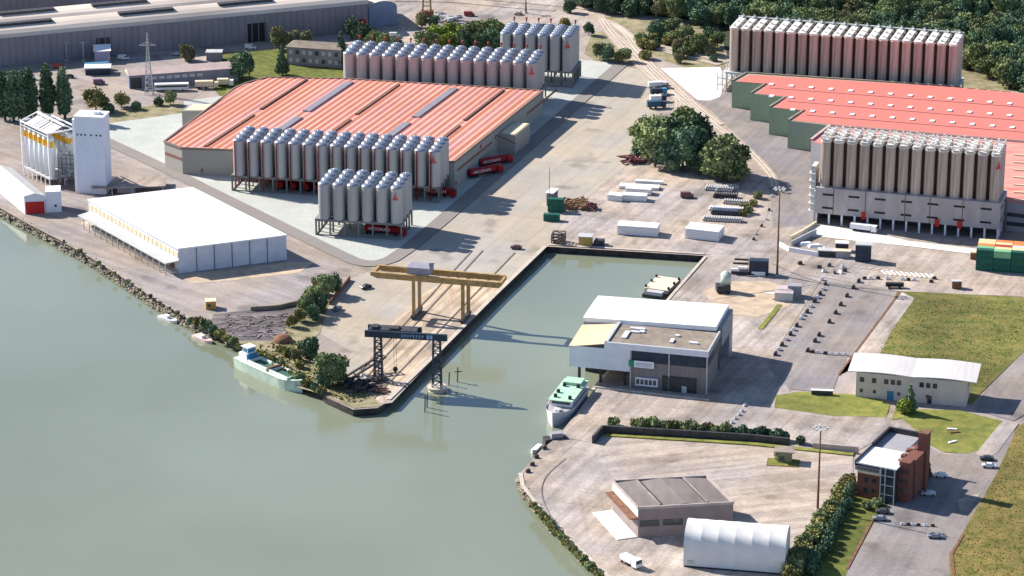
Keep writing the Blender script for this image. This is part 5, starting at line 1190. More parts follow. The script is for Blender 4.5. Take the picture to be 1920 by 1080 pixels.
t = thing('quay_hut', 'ochre hut with pale roof on the basin edge', 'hut', P(1085,461), R(-8)); b = MB(); b.box(0,4.9,0,3.6,.1,3.4); b.build('wall', mat('ochre', (.50,.32,.09), .8), t); b = MB(); b.box(-.3,5.2,-.3,3.9,3.4,3.8); b.build('roof', M['palegrey'], t); b = MB(); b.box(5.4,9.3,.4,4.4,.1,1.4); b.box(6,9.6,.4,3,1.4,2.4); b.build('side_store', M['dark'], t)
# big container stack, right edge
cols_ = {'g': gr, 'o': mat('c_orange', (.70,.24,.07), .6, var=.1), 'y': mat('c_cream', (.78,.60,.33), .6, var=.1), 'w': mat('c_white', (.70,.70,.66), .6, var=.1), 'l': mat('c_lightgreen', (.22,.48,.25), .6, var=.1), 'r': mat('c_red', (.40,.07,.04), .6, var=.1)}
A = P(1829,507); an = R(-13); random.seed(9); pro = {}
for j in range(5):
    for i in range(4):
        for k in range(3):
            if k < 2 and 0 < j < 4 and 0 < i < 3: continue
            c = 'g' if (j == 0 and not (i == 0 and k == 2)) else random.choice('goywlroyw' if k == 2 else 'ggr')
            if j == 0 and k == 2: c = 'gl'[i % 2]
            x, y, z = i*6.3, j*2.7, .2+k*2.62; q = A+Vector((x*math.cos(an)-y*math.sin(an), x*math.sin(an)+y*math.cos(an), 0))
            nm = {'g':'dark green','o':'orange','y':'cream','w':'white','l':'light green','r':'rusty red'}[c]
            lab = f"{nm} container in the big stack, {['bottom','middle','top'][k]} layer, {ORD[j]} row back, {ORD[i]} from left"
            if c not in pro:
                t = thing('container', lab, 'container', (q.x,q.y,z), an, 'containers of the big stack'); b = MB(); b.box(0,6.1,0,2.44,0,2.55)
                for s_ in range(11): b.box(.2+s_*.53,.42+s_*.53,-.06,0,.15,2.4)
                b.build('shell', cols_[c], t)
                b = MB(); b.box(-.06,0,.15,1.18,.1,2.45); b.box(-.06,0,1.26,2.3,.1,2.45); b.build('door', cols_[c], t); pro[c] = t
            else: dup(pro[c], (q.x,q.y,z), an, lab, 'containers of the big stack')
t = thing('cream_crate', 'cream and brown crate beside the big container stack', 'crate', P(1819,487), R(-10)); b = MB(); b.box(0,2.6,0,2.6,.2,2.6); b.build('box', M['rust'], t); b = MB(); b.box(-.1,2.7,-.1,2.7,2.6,3.0); b.build('lid', M['cream'], t)
# service yard items
t = thing('dark_container', 'tall dark steel container alone in the service yard', 'container', P(1603,491), R(-8)); b = MB(); b.box(0,5.8,0,4,.2,6.4); b.build('shell', M['crane_dark'], t); b = MB(); b.box(-.1,5.9,-.1,4.1,6.4,6.8); b.build('rim', M['palegrey'], t)
for (px, py, rz, lx, ly, h, m, mr, nm, lab) in [(1566,472,-8,4.8,3,3.2,'dark','white','site_cabin','small dark cabin with white roof left of the tall container, rear'),(1567,484,-8,5.4,2.6,2.6,'greywall','cream','site_cabin','grey cabin with cream roof left of the tall container, front'),(1533,481,-8,6.6,3.4,2.2,'dark','palegrey','plant_skid','dark machine skid with grey top beside the white pens')]:
    t = thing(nm, lab, 'cabin', P(px,py), R(rz)); b = MB(); b.box(0,lx,0,ly,.1,h); b.build('wall', M[m], t); b = MB(); b.box(-.15,lx+.15,-.15,ly+.15,h,h+.3); b.build('roof', M[mr], t)
lowwall('storage_pen', 'white concrete wall run of the storage pens before the podium', [(1462,462),(1480,472),(1533,481),(1546,470)], 1.8, .6, M['whitewall'])
lowwall('storage_pen', 'curved white wall leading from the road to the podium forecourt', [(1482,449),(1500,440),(1520,428),(1530,421)], 1.4, .8, M['cream'])
lowwall('storage_pen', 'grey wall behind the storage pens', [(1484,462),(1520,444),(1530,440)], 2.2, .5, M['palegrey'])
for k, (px, py) in enumerate([(1500,462),(1517,466)]):
    t = thing('white_tarpaulin', ['left','right'][k]+' white tarpaulin mound between the storage pens', 'tarpaulin', P(px,py), R(8)); b = MB(); b.add([(0,0,.1),(5,0,.1),(5,3,.1),(0,3,.1),(.8,.8,1.1),(4.4,.7,1.0),(4.2,2.3,1.1),(.9,2.2,1.0)], [(0,1,5,4),(1,2,6,5),(2,3,7,6),(3,0,4,7),(4,5,6,7)]); b.build('sheet', M['white'], t)
boxlorry(1614,434,-22,M['white'],M['whitewall'],'white lorry parked in front of the podium columns',8,2.8)
o = sheet('sunlit_forecourt', [(1484,449),(1530,421),(1620,433),(1700,452),(1835,468),(1830,478),(1700,462),(1600,452),(1535,444)], M['white_ground'], 7)  # cream ground, its sunlit brightness put into the colour
# jersey blocks
mbk = {'dark': M['dark'], 'white': M['white']}; pb = {}; cnt = {'a': 0}
def block(px, py, c, lab, s=1.0, rz=0):
    q = P(px, py)
    if c not in pb:
        t = thing('barrier_block', lab, 'block', (q.x,q.y,.2), R(rz), 'barrier blocks'); b = MB(); b.add([(-.9,-.45,0),(.9,-.45,0),(.9,.45,0),(-.9,.45,0),(-.75,-.25,1.0),(.75,-.25,1.0),(.75,.25,1.0),(-.75,.25,1.0)], [(3,2,1,0),(4,5,6,7),(0,1,5,4),(1,2,6,5),(2,3,7,6),(3,0,4,7)]); b.build('block_body', mbk[c], t)
        b = MB(); b.box(-.3,.3,-.1,.1,1.0,1.12); b.build('lifting_eye', M['rust'], t); pb[c] = t
    else: dup(pb[c], (q.x,q.y,.2), R(rz), lab, 'barrier blocks', s)
def z4(x, y): return (1440+x/4, 470+y/4)
for i, (x, y) in enumerate([(430,258),(390,332),(348,387),(293,467),(215,570),(168,634),(105,714),(55,785)]): block(*z4(x,y),'dark',f'dark block in the left line along the parking, {ORD[i]} from the far end',1.15,70)
for i, (x, y) in enumerate([(412,295),(372,358),(320,425),(262,488),(246,515),(192,600),(136,672),(80,748),(405,222)]): block(*z4(x,y),'white',f'white block in the left line along the parking, {ORD[i]} counted',1.0,68)
for i, (x, y) in enumerate([(680,238),(640,285),(592,347),(545,412),(507,474),(460,542),(383,640),(352,685),(298,758)]): block(*z4(x,y),'dark',f'dark block in the middle line of the parking, {ORD[i]} from the far end',1.15,68)
for i, (x, y, c) in enumerate([(335,768,'dark'),(375,770,'white'),(430,779,'dark'),(480,783,'white'),(530,785,'white'),(580,789,'white')]): block(*z4(x,y),c,f'{c} block in the row closing the parking, {ORD[i]} from left',.9,-8)
for i, (x, y, c) in enumerate([(725,216,'dark'),(770,215,'white'),(826,215,'dark'),(897,217,'white'),(1010,221,'white'),(1053,226,'dark'),(1097,226,'white'),(1248,215,'dark'),(1225,240,'dark')]): block(*z4(x,y),c,f'{c} block in the row above the parking, {ORD[i]} from left',.9,-6)
for i, (x, y, c) in enumerate([(385,132,'dark'),(420,160,'white'),(460,118,'dark'),(500,172,'dark'),(545,170,'white'),(575,159,'dark'),(565,130,'white'),(240,103,'dark')]): block(*z4(x,y),c,f'{c} block around the small ring, {ORD[i]} counted',1.0,30*i)
for i, (x, y) in enumerate([(1396,762),(1391,772),(1385,779),(1378,786),(1372,794),(1366,801)]): block(x,y,'white',f'small pale block in the diagonal line before the hedge, {ORD[i]} from the hall',.7,50)
for i, (x, y) in enumerate([(1447,369),(1442,395),(1436,412),(1428,425),(1416,440),(1413,450)]): block(x,y,'dark' if i % 2 else 'white',f'block on the curve beside the road west of the podium, {ORD[i]} from the far end',.8,60)
for i, x in enumerate((1692,1703,1712,1722,1735,1749)): block(x,985+i*.6,'white' if i % 2 == 0 else 'dark',f'red and white style block across the car park, {ORD[i]} from left'.replace('red and white style','low'),.7,-3)
for i, (x, y) in enumerate([(1021,842),(1006,859),(998,873),(990,886)]): block(x,y,'dark',f'dark mooring block on the lower quay corner, {ORD[i]} from the workboat',.9,40)
# park bench slabs, rubble on lawns
for k, (px, py) in enumerate([(1785,806),(1790,812),(1786,830)]): 
    t = thing('concrete_slab', ['rear pale slab lying on the lawn','rusty middle slab on the lawn','front pale slab lying on the lawn'][k], 'slab', P(px,py), R(-8+20*k)); b = MB(); b.box(-1.6,1.6,-.4,.4,.2,.5); b.build('slab_body', M['rust'] if k == 1 else M['white'], t)
t = thing('low_shelter', 'long low bench shelter on the grass before the pale office', 'shelter', P(1520,741), R(-6)); b = MB(); b.box(0,7.4,0,1.4,1.6,1.8); b.build('roof', M['white'], t); b = MB(); b.box(.2,7.2,.1,1.2,.2,1.6); b.build('wall', M['dark'], t)
t = thing('dark_trailer', 'flat dark trailer at the far corner of the parking', 'trailer', P(1661,541), R(-3)); b = MB(); b.box(0,6.4,0,1.8,.7,1.9); b.build('bed', M['black'], t); wheels(t,(1.2,5),1.8,.4)
t = thing('brown_skip', 'brown skip at the top edge of the grass field', 'skip', P(1785,542), R(-3)); b = MB(); b.box(0,3.4,0,2.2,.3,2.8); b.build('skip_body', M['rust'], t); b = MB(); b.box(-.1,3.5,-.1,2.3,2.8,3.0); b.build('rim', M['palegrey'], t)
# ------------------------------------------------------------------ masts and lamps
def mast(px, py, ty, label, head='ring', th=.22, nm='lamp_mast'):
    h = ZT(px, py, ty); t = thing(nm, label, 'lamp mast', P(px, py)); b = MB(); b.cyl(0,0,0,h,th*1.6,th*.8,n=8); b.build('pole', M['rust'] if head == 'ring' else M['palegrey'], t); b = MB(); b.cyl(0,0,0,.5,.9,n=8); b.build('foot', M['cope'], t)
    if head == 'ring':
        b = MB(); n = 8
        for i in range(n): a = 2*math.pi*i/n; b.bar((0,0,h-.4),(1.7*math.cos(a),1.7*math.sin(a),h-.3),.12); b.cbox(1.9*math.cos(a),1.9*math.sin(a),h-.7,.8,.6,.5,a)
        b.build('lamp_ring', M['palegrey'], t)
    else: b = MB(); b.box(-1.2,1.2,-.15,.15,h,h+.25); b.build('lamp_head', M['palegrey'], t)
mast(1457,517,352,'very tall lamp mast with ring head between road and north apron',th=.26); mast(1533,956,800,'very tall lamp mast with ring head at the edge of the lower yard',th=.24)
mast(986,25,-6,'tall lamp mast in the far yard at the top edge',th=.3)
gs = 'switchyard masts behind the poplars'
for k, (x, y) in enumerate(((95,114),(125,114),(157,115))): mast(x,y,80,f'{ORD[k]} pale switchyard mast from the left','bar',.2,'switchyard_mast')
# pylon
h = ZT(280,176,62); t = thing('power_pylon', 'pale lattice power pylon before the long factory', 'pylon', P(280,176)); b = MB(); lattice(b,0,0,0,h*.45,3.6,1.8,5,.16); lattice(b,0,0,h*.45,h,1.8,.3,7,.14); b.build('lattice_tower', M['palegrey'], t)
b = MB(); b.bar((-3.6,0,h*.80),(3.6,0,h*.80),.22); b.bar((-3.6,0,h*.8),(0,0,h*.86),.12); b.bar((3.6,0,h*.8),(0,0,h*.86),.12); b.build('crossarm', M['palegrey'], t)
t = thing('harbour_crane', 'ochre crane legs at the top edge beside the arched hangar', 'crane', P(800,30)); b = MB(); b.bar((-2,0,0),(-.8,0,22),.8); b.bar((2.2,0,0),(1.2,0,22),.8); b.bar((-1.8,0,5),(2,0,5),.5); b.build('leg_frame', M['crane_yellow'], t); b = MB(); b.box(-3,3.4,-2,2,0,2.6); b.build('base', M['rust'], t)
heap('scrap_heap', 'heap of grey machinery parts right of the far ochre crane', 838, 38, rnd_bars(30,5,5,2.6,5,.8), 'scrap', M['palegrey'])
heap('log_pile', 'long grey-brown heap of planks in the timber yard by the river', 478, 612, rnd_bars(110,13,11,.35,6,.22), 'planks', mat('driftwood', (.22,.18,.17), .9, col2=(.42,.37,.34), scale=.8))
t = thing('waste_tip', 'rust coloured rounded tip beside the barge', 'tip', P(530,640), R(10)); b = MB(); b.lathe(0,0,[(3.6,0),(3.2,1.2),(2.2,2.0),(0,2.4)],n=10); b.build('mound', M['rust'], t)
# ------------------------------------------------------------------ vegetation
def crown_mesh(name, seed, lobes, n, leaf, m, shape='round'):
    rg = random.Random(seed); vs = []; fs = []
    def face(c, s):
        a = rg.uniform(0, 6.28); e = rg.uniform(-1.2, 1.2); u = Vector((math.cos(a), math.sin(a), 0)); v = Vector((-math.sin(a)*math.sin(e), math.cos(a)*math.sin(e), math.cos(e)))
        k = len(vs); w_ = s*rg.uniform(.6,1.3)
        for p, q in ((-1,-.6),(.3,-1),(1,.4),(-.3,1)): vs.append(tuple(c+u*p*w_+v*q*w_))
        fs.append((k,k+1,k+2,k+3))
    for (x, y, z, r, rz) in lobes:
        kk = int(n*(r*r)/sum(l[3]**2 for l in lobes))
        for i in range(kk):
            a = rg.uniform(0, 6.283); c = rg.uniform(-.75, 1); s = math.sqrt(1-c*c); rr = rg.uniform(.72, 1.06)+.10*math.sin(a*5+c*7+seed)
            face(Vector((x+r*rr*s*math.cos(a), y+r*rr*s*math.sin(a), z+rz*rr*c)), leaf)
    # dense inner shell so the crown is not see-through
    for (x, y, z, r, rz) in lobes:
        k = len(vs); nr, na = 4, 7
        for i in range(nr+1):
            for j in range(na):
                th = math.pi*i/nr; q = .74*rg.uniform(.85,1.1); vs.append((x+r*q*math.sin(th)*math.cos(j*6.283/na), y+r*q*math.sin(th)*math.sin(j*6.283/na), z+rz*q*math.cos(th)))
        fs += [(k+i*na+j, k+(i+1)*na+j, k+(i+1)*na+(j+1)%na, k+i*na+(j+1)%na) for i in range(nr) for j in range(na)]
    me = bpy.data.meshes.new(name); me.from_pydata(vs, [], fs); me.materials.append(m); return me
def tree_proto(kind, seed, h, rad, m, n=1500, leaf=.42, trunk=True, shape='round'):
    rg = random.Random(seed); t = thing(kind, 'tree', 'tree', (0,0,0)); lobes = []
    if shape == 'round':
        lobes.append((0,0,h*.48,rad*.76,h*.40))
        for k in range(8): a = k*.785*1.0+rg.uniform(-.4,.4); d = rad*rg.uniform(.35,.62); lobes.append((d*math.cos(a), d*math.sin(a), h*rg.uniform(.2,.74), rad*rg.uniform(.34,.5), h*rg.uniform(.15,.22)))
    elif shape == 'poplar':
        for k in range(7): z = .16+.12*k; lobes.append((rg.uniform(-.3,.3), rg.uniform(-.3,.3), h*z, rad*(1-.55*abs(z-.42)/.5), h*.12))
    elif shape == 'cone':
        for k in range(6): z = .18+.14*k; lobes.append((rg.uniform(-.3,.3), rg.uniform(-.3,.3), h*z, rad*(1.05-z), h*.11))
    elif shape == 'bush':
        for k in range(6): a = k*1.05; d = rad*rg.uniform(.2,.55); lobes.append((d*math.cos(a), d*math.sin(a), h*rg.uniform(.35,.6), rad*rg.uniform(.4,.6), h*.4))
    me = crown_mesh('crown', seed, lobes, n, leaf, m)
    c = bpy.data.objects.new('crown', me); COL.objects.link(c); c.parent = t
    if trunk:
        b = MB(); b.cyl(0,0,0,h*.55,h*.022+.08,h*.012+.04,n=6)
        for k in range(3): a = k*2.1+seed; b.bar((0,0,h*.3),(rad*.5*math.cos(a),rad*.5*math.sin(a),h*.6),.25)
        b.build('trunk', M['bark'], t)
    return t
USED = {}; VARS = {}
def plant(proto, px, py, s=1.0, label=None, group=None, sz=None, rz=None):
    if proto.name in VARS: proto = random.choice(VARS[proto.name])
    q = P(px, py); rz = random.uniform(0, 6.28) if rz is None else rz; scl_ = (s, s, sz or s)
    if proto.name not in USED: USED[proto.name] = 1; moveto(proto, q, rz, scl_); proto['label'] = label; 
    else: proto = dup(proto, q, rz, label, group, scl_)
    if group: proto['group'] = group
    return proto
random.seed(77)
T_big = tree_proto('broadleaf_tree', 1, 12, 6.0, M['leaf'], 2600, .40); T_dark = tree_proto('broadleaf_tree', 2, 12, 5.0, M['leaf_dark'], 2200, .40)
T_dry = tree_proto('broadleaf_tree', 3, 9, 4.6, M['leaf_dry'], 1700, .38); T_pop = tree_proto('poplar_tree', 4, 22, 3.4, M['leaf_dark'], 2600, .42, shape='poplar')
T_bush = tree_proto('shrub', 5, 3.4, 2.4, M['leaf'], 650, .28, False, 'bush'); T_bushdry = tree_proto('shrub', 6, 3.0, 2.2, M['leaf_dry'], 600, .28, False, 'bush'); T_bushdk = tree_proto('shrub', 7, 3.2, 2.2, M['leaf_dark'], 600, .28, False, 'bush')
T_bright = tree_proto('broadleaf_tree', 8, 8, 4.4, M['leaf_bright'], 1700, .38); T_cone = tree_proto('conifer_tree', 9, 12, 3.0, M['leaf_dark'], 1300, .36, shape='cone'); T_brown = tree_proto('broadleaf_tree', 10, 10, 4.6, M['leaf_brown'], 1800, .40)
for p_, args in ((T_big,(12,6.0,M['leaf'],2600,.40)),(T_dark,(12,5.0,M['leaf_dark'],2200,.40)),(T_brown,(10,4.6,M['leaf_brown'],1800,.40))):
    VARS[p_.name] = [p_]+[tree_proto('broadleaf_tree', 30+k+int(args[1]*10), args[0]*(1+.12*(k-1)), *args[1:]) for k in range(3)]
# big clump centre
for i, (x, y, s, p) in enumerate([(a, b_+12, c_*1.5, d_) for a, b_, c_, d_ in [(1210,262,.8,T_big),(1208,285,.75,T_dark),(1232,272,.95,T_big),(1258,268,1.0,T_dark),(1285,262,1.0,T_big),(1310,266,.9,T_dark),(1228,300,.95,T_big),(1252,306,1.0,T_dark),(1280,308,1.05,T_dark),(1304,296,1.0,T_dark)]]):
    plant(p, x, y, s, ['leftmost rear tree of the large clump beside the railway','leftmost front tree of the large clump','second rear tree of the large clump, olive','dark tree in the middle rear of the large clump','olive rear tree right of the middle of the large clump','rightmost rear dark tree of the large clump','second front tree of the large clump, olive green','third front tree of the large clump, dark','fourth front tree of the large clump, dark','rightmost front dark tree of the large clump'][i], 'trees of the large clump')
plant(T_big,1354,340,1.75,'largest round tree standing right of the large clump','trees of the large clump'); plant(T_dark,1330,326,1.3,'dark tree wedged left of the largest round tree','trees of the large clump'); plant(T_dark,1376,330,1.3,'dark tree behind the right side of the largest round tree','trees of the large clump'); plant(T_dark,1366,342,1.2,'low dark tree at the foot of the largest round tree','trees of the large clump')
# poplars
for i, (x, y, s, sz) in enumerate([(10,226,1.05,1.0),(26,228,1.15,1.05),(42,228,1.1,1.05),(58,226,1.15,1.08),(91,222,1.1,1.12),(122,222,1.1,1.05)]):
    plant(T_pop, x, y, s, f"tall dark poplar, {ORD[i]} from the left edge", 'poplars at the left edge', sz)
# upper left shrubs and trees
L3 = [(180,206,1.0,T_dry,'wide straw-coloured tree in the upper left scrub'),(228,200,.7,T_dry,'smaller straw-coloured tree in the upper left scrub'),(255,203,1.0,T_bushdk,'dark shrub right of the straw-coloured trees'),(298,196,1.0,T_bushdk,'dark shrub below the white coach'),(320,194,.45,T_big,'small tree by the fence below the coach'),(205,210,1.2,T_bushdk,'low dark hedge bush below the straw-coloured tree'),(352,112,.7,T_brown,'brownish tree left of the small dark hut'),(455,150,1.0,T_dark,'round dark tree at the edge of the upper lawn'),(440,142,.7,T_dark,'smaller dark tree behind the round one at the upper lawn'),
 (530,140,1.0,T_cone,'slim dark conifer at the left end of the old office'),(524,92,.9,T_brown,'brown tree behind the old office, left'),(548,88,.8,T_brown,'brown tree behind the old office, second'),(575,84,.6,T_brown,'low brown tree behind the old office, third'),(640,122,1.1,T_cone,'dark conifer at the right end of the old office'),(660,70,.7,T_dark,'dark tree before the end of the long factory'),(680,82,.8,T_dark,'dark tree right of the factory end'),(700,88,.6,T_big,'green tree behind the first silos of the rear block'),(720,92,.55,T_big,'second green tree behind the rear block'),(742,100,.6,T_dark,'dark small tree behind the rear block'),(790,50,.6,T_brown,'brownish tree under the ochre crane'),(812,52,.5,T_dark,'dark tree right of the ochre crane')]
for x, y, s, p, l in L3: plant(p, x, y+2, s*1.25, l)
for i, (x, y, s) in enumerate([(805,88,.7),(815,76,.8),(830,92,.7),(842,72,.8),(848,88,.75),(862,74,.7)]): plant(T_bright, x, y, s*1.35, f'bright green tree of the grove behind the rear silo block, {ORD[i]} from left', 'bright grove behind the rear silos')
for i, (x, y, s) in enumerate([(800,102,.8),(870,96,.7),(882,78,.7),(900,98,.75),(903,80,.7),(920,96,.75),(925,80,.8),(935,98,.7)]): plant(T_dark if i % 2 else T_big, x, y, s*1.3, f'darker tree of the grove behind the rear silo block, {ORD[i]} from left', 'darker grove behind the rear silos')
plant(T_dark,1020,64,.5,'small dark tree behind the farthest silos'); plant(T_bright,1058,52,.7,'bright green bush mass behind the farthest silos'); plant(T_dark,1068,24,.7,'dark tree on the verge above the farthest silos'); plant(T_dark,1104,66,.6,'dark tree right of the farthest silos')
plant(T_dark,1228,70,.85,'lone round dark tree in the scrub by the railway'); 
for i, (x, y, s, p) in enumerate([(1125,108,.5,T_big),(1140,112,.55,T_dark),(1160,114,.5,T_dry),(1172,112,.45,T_big),(1262,60,.5,T_big),(1280,78,.6,T_big),(1296,88,.6,T_brown),(1310,96,.6,T_big),(1290,64,.5,T_dry),(1330,100,.5,T_brown),(1345,84,.5,T_big),(1270,92,.5,T_brown)]):
    plant(p, x, y+4, s*1.35, f'scrub tree along the railway, {ORD[i]} going right' , 'scrub trees along the railway')
plant(T_brown,1272,118,.55,'dark brown mound-like bush beside the branch track')
# wood: front trees one by one, the rest as a mass
WOOD = []
rg = random.Random(5)
edge = [(1060,2),(1100,14),(1150,26),(1250,36),(1345,50),(1400,70),(1500,88),(1600,95),(1700,105),(1800,122),(1830,140),(1880,158),(1960,182)]
def edge_y(x):
    for a, b_ in zip(edge[:-1], edge[1:]):
        if a[0] <= x <= b_[0]: return a[1]+(b_[1]-a[1])*(x-a[0])/(b_[0]-a[0])
    return edge[-1][1] if x > 1900 else 0
rows = 0; cand = []
d_ = 0
while d_ < 270:
    x = 1058+rg.uniform(0,14)
    while x < 1985:
        y = edge_y(x)-d_+rg.uniform(-4,4); cand.append((x, y, d_)); x += rg.uniform(21,33)
    d_ += 9.5 if d_ < 60 else 13
cand = [c for c in cand if c[1] > -120]
cand.sort(key=lambda c: -c[1])
indiv = [c for c in cand if c[1] > -45 or c[2] < 10][:250]; rest = [c for c in cand if c not in indiv]
LAB = {T_big.name: 'olive green tree of the wood behind the far silos', T_dark.name: 'dark green tree of the wood behind the far silos', T_brown.name: 'brownish tree of the wood behind the far silos', T_dry.name: 'straw-tinted tree of the wood behind the far silos'}
for x, y, d in indiv:
    pr_ = rg.choices([T_big, T_dark, T_brown, T_dry], [6, 10, 1, .0])[0]; k = pr_.name.split('.')[0]
    plant(pr_, x, y, rg.uniform(.75,1.25), LAB.get(pr_.name), {T_big.name:'olive trees of the wood',T_dark.name:'dark trees of the wood',T_brown.name:'brownish trees of the wood',T_dry.name:'straw-tinted trees of the wood'}[pr_.name], rg.uniform(.8,1.25))
vs = []; fs = []
base = crown_mesh('wood_mass', 20, [(0,0,8,5,5),(2.5,1,7,3,3),(-2.5,-1,8.5,3,3),(0,3,9,2.6,3)], 420, .75, M['leaf_dark'])
bv = [v.co.copy() for v in base.vertices]; bf = [tuple(p.vertices) for p in base.polygons]
for x, y, d in rest:
    q = P(x, y); s = rg.uniform(.9,1.4); a = rg.uniform(0,6.28); c_, s_ = math.cos(a)*s, math.sin(a)*s; k = len(vs)
    vs += [(q.x+v.x*c_-v.y*s_, q.y+v.x*s_+v.y*c_, v.z*s) for v in bv]; fs += [tuple(i+k for i in f) for f in bf]
me = bpy.data.meshes.new('far_wood'); me.from_pydata(vs, [], fs); me.materials.append(M['leaf_dark']); o = bpy.data.objects.new('far_wood', me); COL.objects.link(o)
props(o, 'dense far wood reading as one dark mass at the top edge', 'wood', None, 'stuff'); bpy.data.meshes.remove(base)
# riverside trees on the left spit
for i, (x, y, s, p, l) in enumerate([(598,552,.62,T_brown,'brownish tree beside the low fence, rear of the spit'),(612,556,.66,T_big,'olive tree beside the low fence, second'),(628,552,.6,T_dark,'dark tree beside the low fence, third'),(590,580,.65,T_big,'olive tree in the middle of the spit row'),(602,584,.6,T_dark,'dark tree in the middle of the spit row'),(575,592,.6,T_big,'green tree of the spit row above the car'),(562,604,.55,T_dry,'yellowish tree of the spit row'),(548,614,.5,T_dry,'low yellowish tree at the end of the spit row'),(588,602,.5,T_dark,'dark low tree of the spit row, front'),
     (570,668,.62,T_brown,'brown tree near the moored green barge, left'),(582,672,.70,T_dark,'dark round tree near the moored green barge'),(556,676,.45,T_brown,'small brown tree over the green barge'),(624,722,1.0,T_big,'tallest olive tree on the quay tip'),(612,724,.7,T_dark,'dark tree at the left foot of the tallest tip tree'),(636,722,.7,T_brown,'brownish tree at the right foot of the tallest tip tree')]):
    plant(p, x, y, s, l, 'trees on the river spit', s*1.15)
sh = [(120,454,T_bushdk),(150,474,T_bushdry),(185,497,T_bush),(215,515,T_bushdry),(240,531,T_bush),(262,546,T_bushdry),(282,559,T_bushdk),(300,570,T_bushdry),(318,580,T_bush),(332,590,T_bushdry),(345,600,T_bushdk),(358,606,T_bushdk),(372,610,T_bushdry),(385,618,T_bush),(398,624,T_bushdk),(412,632,T_bushdry),(425,640,T_bushdry),(438,648,T_bush),(450,655,T_bushdry),(470,664,T_bush),(488,672,T_bushdry),(505,680,T_bushdry),(520,690,T_bush),(535,700,T_bushdry),(550,708,T_bushdry),(562,716,T_bush),(575,724,T_bushdry),(590,732,T_bushdk),(602,738,T_bushdry),(540,668,T_bushdry),(560,690,T_bushdry),(528,660,T_bushdry)]
for i, (x, y, p) in enumerate(sh): plant(p, x, y, random.uniform(.7,1.1) if i > 10 else random.uniform(.3,.55), f'bank shrub along the left river bank, {ORD[i]} going downstream', 'bank shrubs of the left spit')
# hedge on the retaining wall
for i in range(26):
    x = 1192+i*11.2; big = 1 if i < 3 else (.9 if i % 3 else 1.15)
    if i in (4,): continue
    plant(T_bushdk if i > 15 else (T_bush if i % 2 else T_bushdry), x, 803+i*.9+random.uniform(-2,2), .95*big, f'hedge shrub on the retaining wall, {ORD[i]} from the left', 'hedge shrubs on the retaining wall', 1.15*big)
plant(T_bush,1149,799,.9,'single bush at the left corner of the retaining wall'); plant(T_bushdk,1500,832,.9,'dark bush by the gate kiosk'); plant(T_bush,1462,862,.9,'bush hugging the kiosk')
# diagonal hedge of the lower yard
for i in range(24):
    f = i/23; x = 1592-f*112+random.uniform(-6,6); y = 905+f*178; plant([T_bushdry,T_bush,T_bushdry][(i*7) % 3 if f > .2 else 0], x, y, 1.1+.5*f, f'shrub of the diagonal hedge beside the tent, {ORD[i]} from the brick office', 'shrubs of the diagonal hedge', 1.0+.5*f)
for i in range(16):
    f = i/15; x = 1600-f*78+random.uniform(-5,5); y = 925+f*150; plant(T_bushdk, x, y, .9+.4*f, f'dark shrub behind the diagonal hedge, {ORD[i]} from the brick office', 'dark shrubs behind the diagonal hedge', 1.3)
plant(T_cone,1706,774,.85,'small dark conifer before the pale office'); plant(T_bright,1697,775,.75,'green bush left of the small conifer'); plant(T_cone,1738,896,.6,'dark conifer in the brick office shadow'); plant(T_bushdk,1728,905,1.0,'dark bush at the foot of the brick tower'); plant(T_bush,1626,955,.8,'bush on the lawn below the brick office'); plant(T_bush,1645,948,.8,'bush by the glass stair tower')
# reeds on the right bank
for i in range(30):
    f = i/29; a = [(1005,950),(1060,1015),(1128,1082)]; q = (a[0][0]+(a[2][0]-a[0][0])*f, a[0][1]+(a[2][1]-a[0][1])*f+4*math.sin(f*3.14))
    plant([T_bushdry,T_bush,T_bushdry][i % 3], q[0]-4, q[1]+3, random.uniform(.5,.8), f'yellow-green bank shrub on the lower right shore, {ORD[i]} from the quay', 'bank shrubs of the right shore')
for i, (x, y) in enumerate([(1395,392),(1404,400),(1412,386),(1420,372),(1392,404)]): plant(T_bush if i % 2 else T_bushdry, x, y, .9, f'weed bush between the pipe stacks, {ORD[i]} counted', 'weed bushes among the pipes')
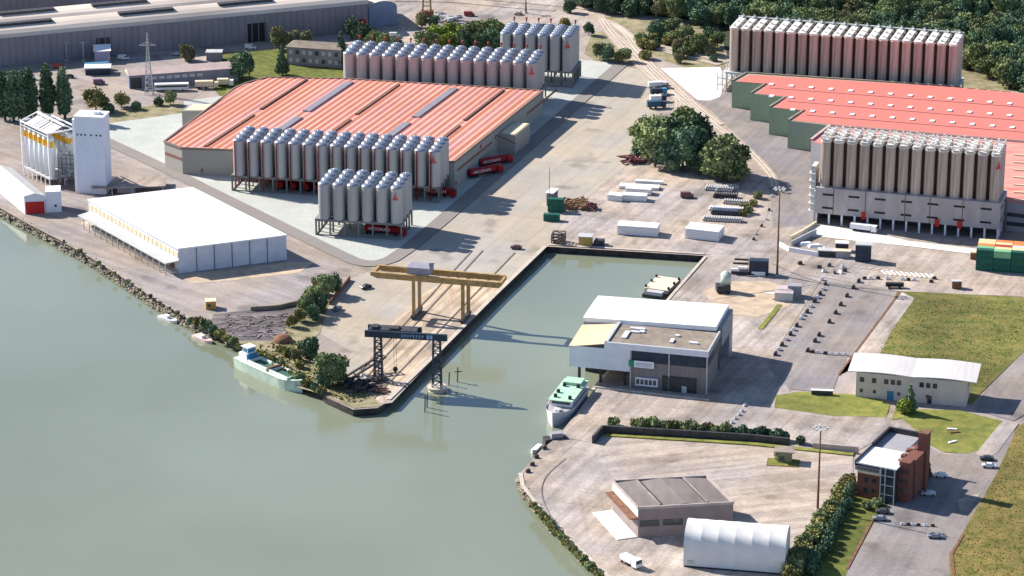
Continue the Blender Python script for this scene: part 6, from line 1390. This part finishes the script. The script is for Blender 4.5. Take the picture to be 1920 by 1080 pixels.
# tufts on the tall grass: many tiny blades as one mass
def tufts(name, poly, n, m, lab, s0=.12, s1=.32):
    xs = [p[0] for p in poly]; ys = [p[1] for p in poly]; vs = []; fs = []; rg = random.Random(len(poly)*7+n)
    def inside(x, y):
        c = False
        for i in range(len(poly)):
            (x1,y1),(x2,y2) = poly[i], poly[i-1]
            if (y1 > y) != (y2 > y) and x < (x2-x1)*(y-y1)/(y2-y1)+x1: c = not c
        return c
    for _ in range(n):
        x, y = rg.uniform(min(xs),max(xs)), rg.uniform(min(ys),max(ys))
        if not inside(x, y): continue
        q = P(x, y); s = rg.uniform(s0,s1); k = len(vs); a = rg.uniform(0,3.14); dx, dy = math.cos(a)*s, math.sin(a)*s
        vs += [(q.x-dx,q.y-dy,.15),(q.x+dx,q.y+dy,.15),(q.x+dy*.4,q.y-dx*.4,.15+s*1.1)]; fs.append((k,k+1,k+2))
    me = bpy.data.meshes.new(name); me.from_pydata(vs, [], fs); me.materials.append(m); o = bpy.data.objects.new(name, me); COL.objects.link(o); props(o, lab, 'grass', None, 'stuff')
for i in range(34):
    a_ = random.random(); x, y = random.uniform(1140,1345), random.uniform(48,122)
    if x < 1150+(y-40)*1.1+30: x += 60
    plant([T_bush,T_bushdry,T_bushdk][i % 3], min(x,1350), y, random.uniform(.9,1.7), f'low scrub bush between the railway tracks and the wood, {ORD[i]} counted', 'low scrub bushes by the railway')
tufts('meadow_grass', [(1908,805),(1935,790),(1935,1100),(1850,1100),(1785,1085),(1783,1040),(1802,1008),(1868,895)], 5000, M['grass_green'], 'rough dry grass of the meadow at the right edge')
tufts('field_grass', [(1715,560),(1930,566),(1925,640),(1840,728),(1720,688),(1640,668)], 5000, M['grass_green'], 'rough grass of the field by the parking')
tufts('bank_weeds', [(470,650),(560,640),(640,700),(700,745),(660,760),(600,735),(530,700)], 3500, M['leaf_dry'], 'weeds over the river spit', .2, .6)
for k_, v_ in VARS.items():
    for p_ in v_:
        if p_.name not in USED:
            for c_ in KIDS(p_): bpy.data.objects.remove(c_)
            bpy.data.objects.remove(p_)
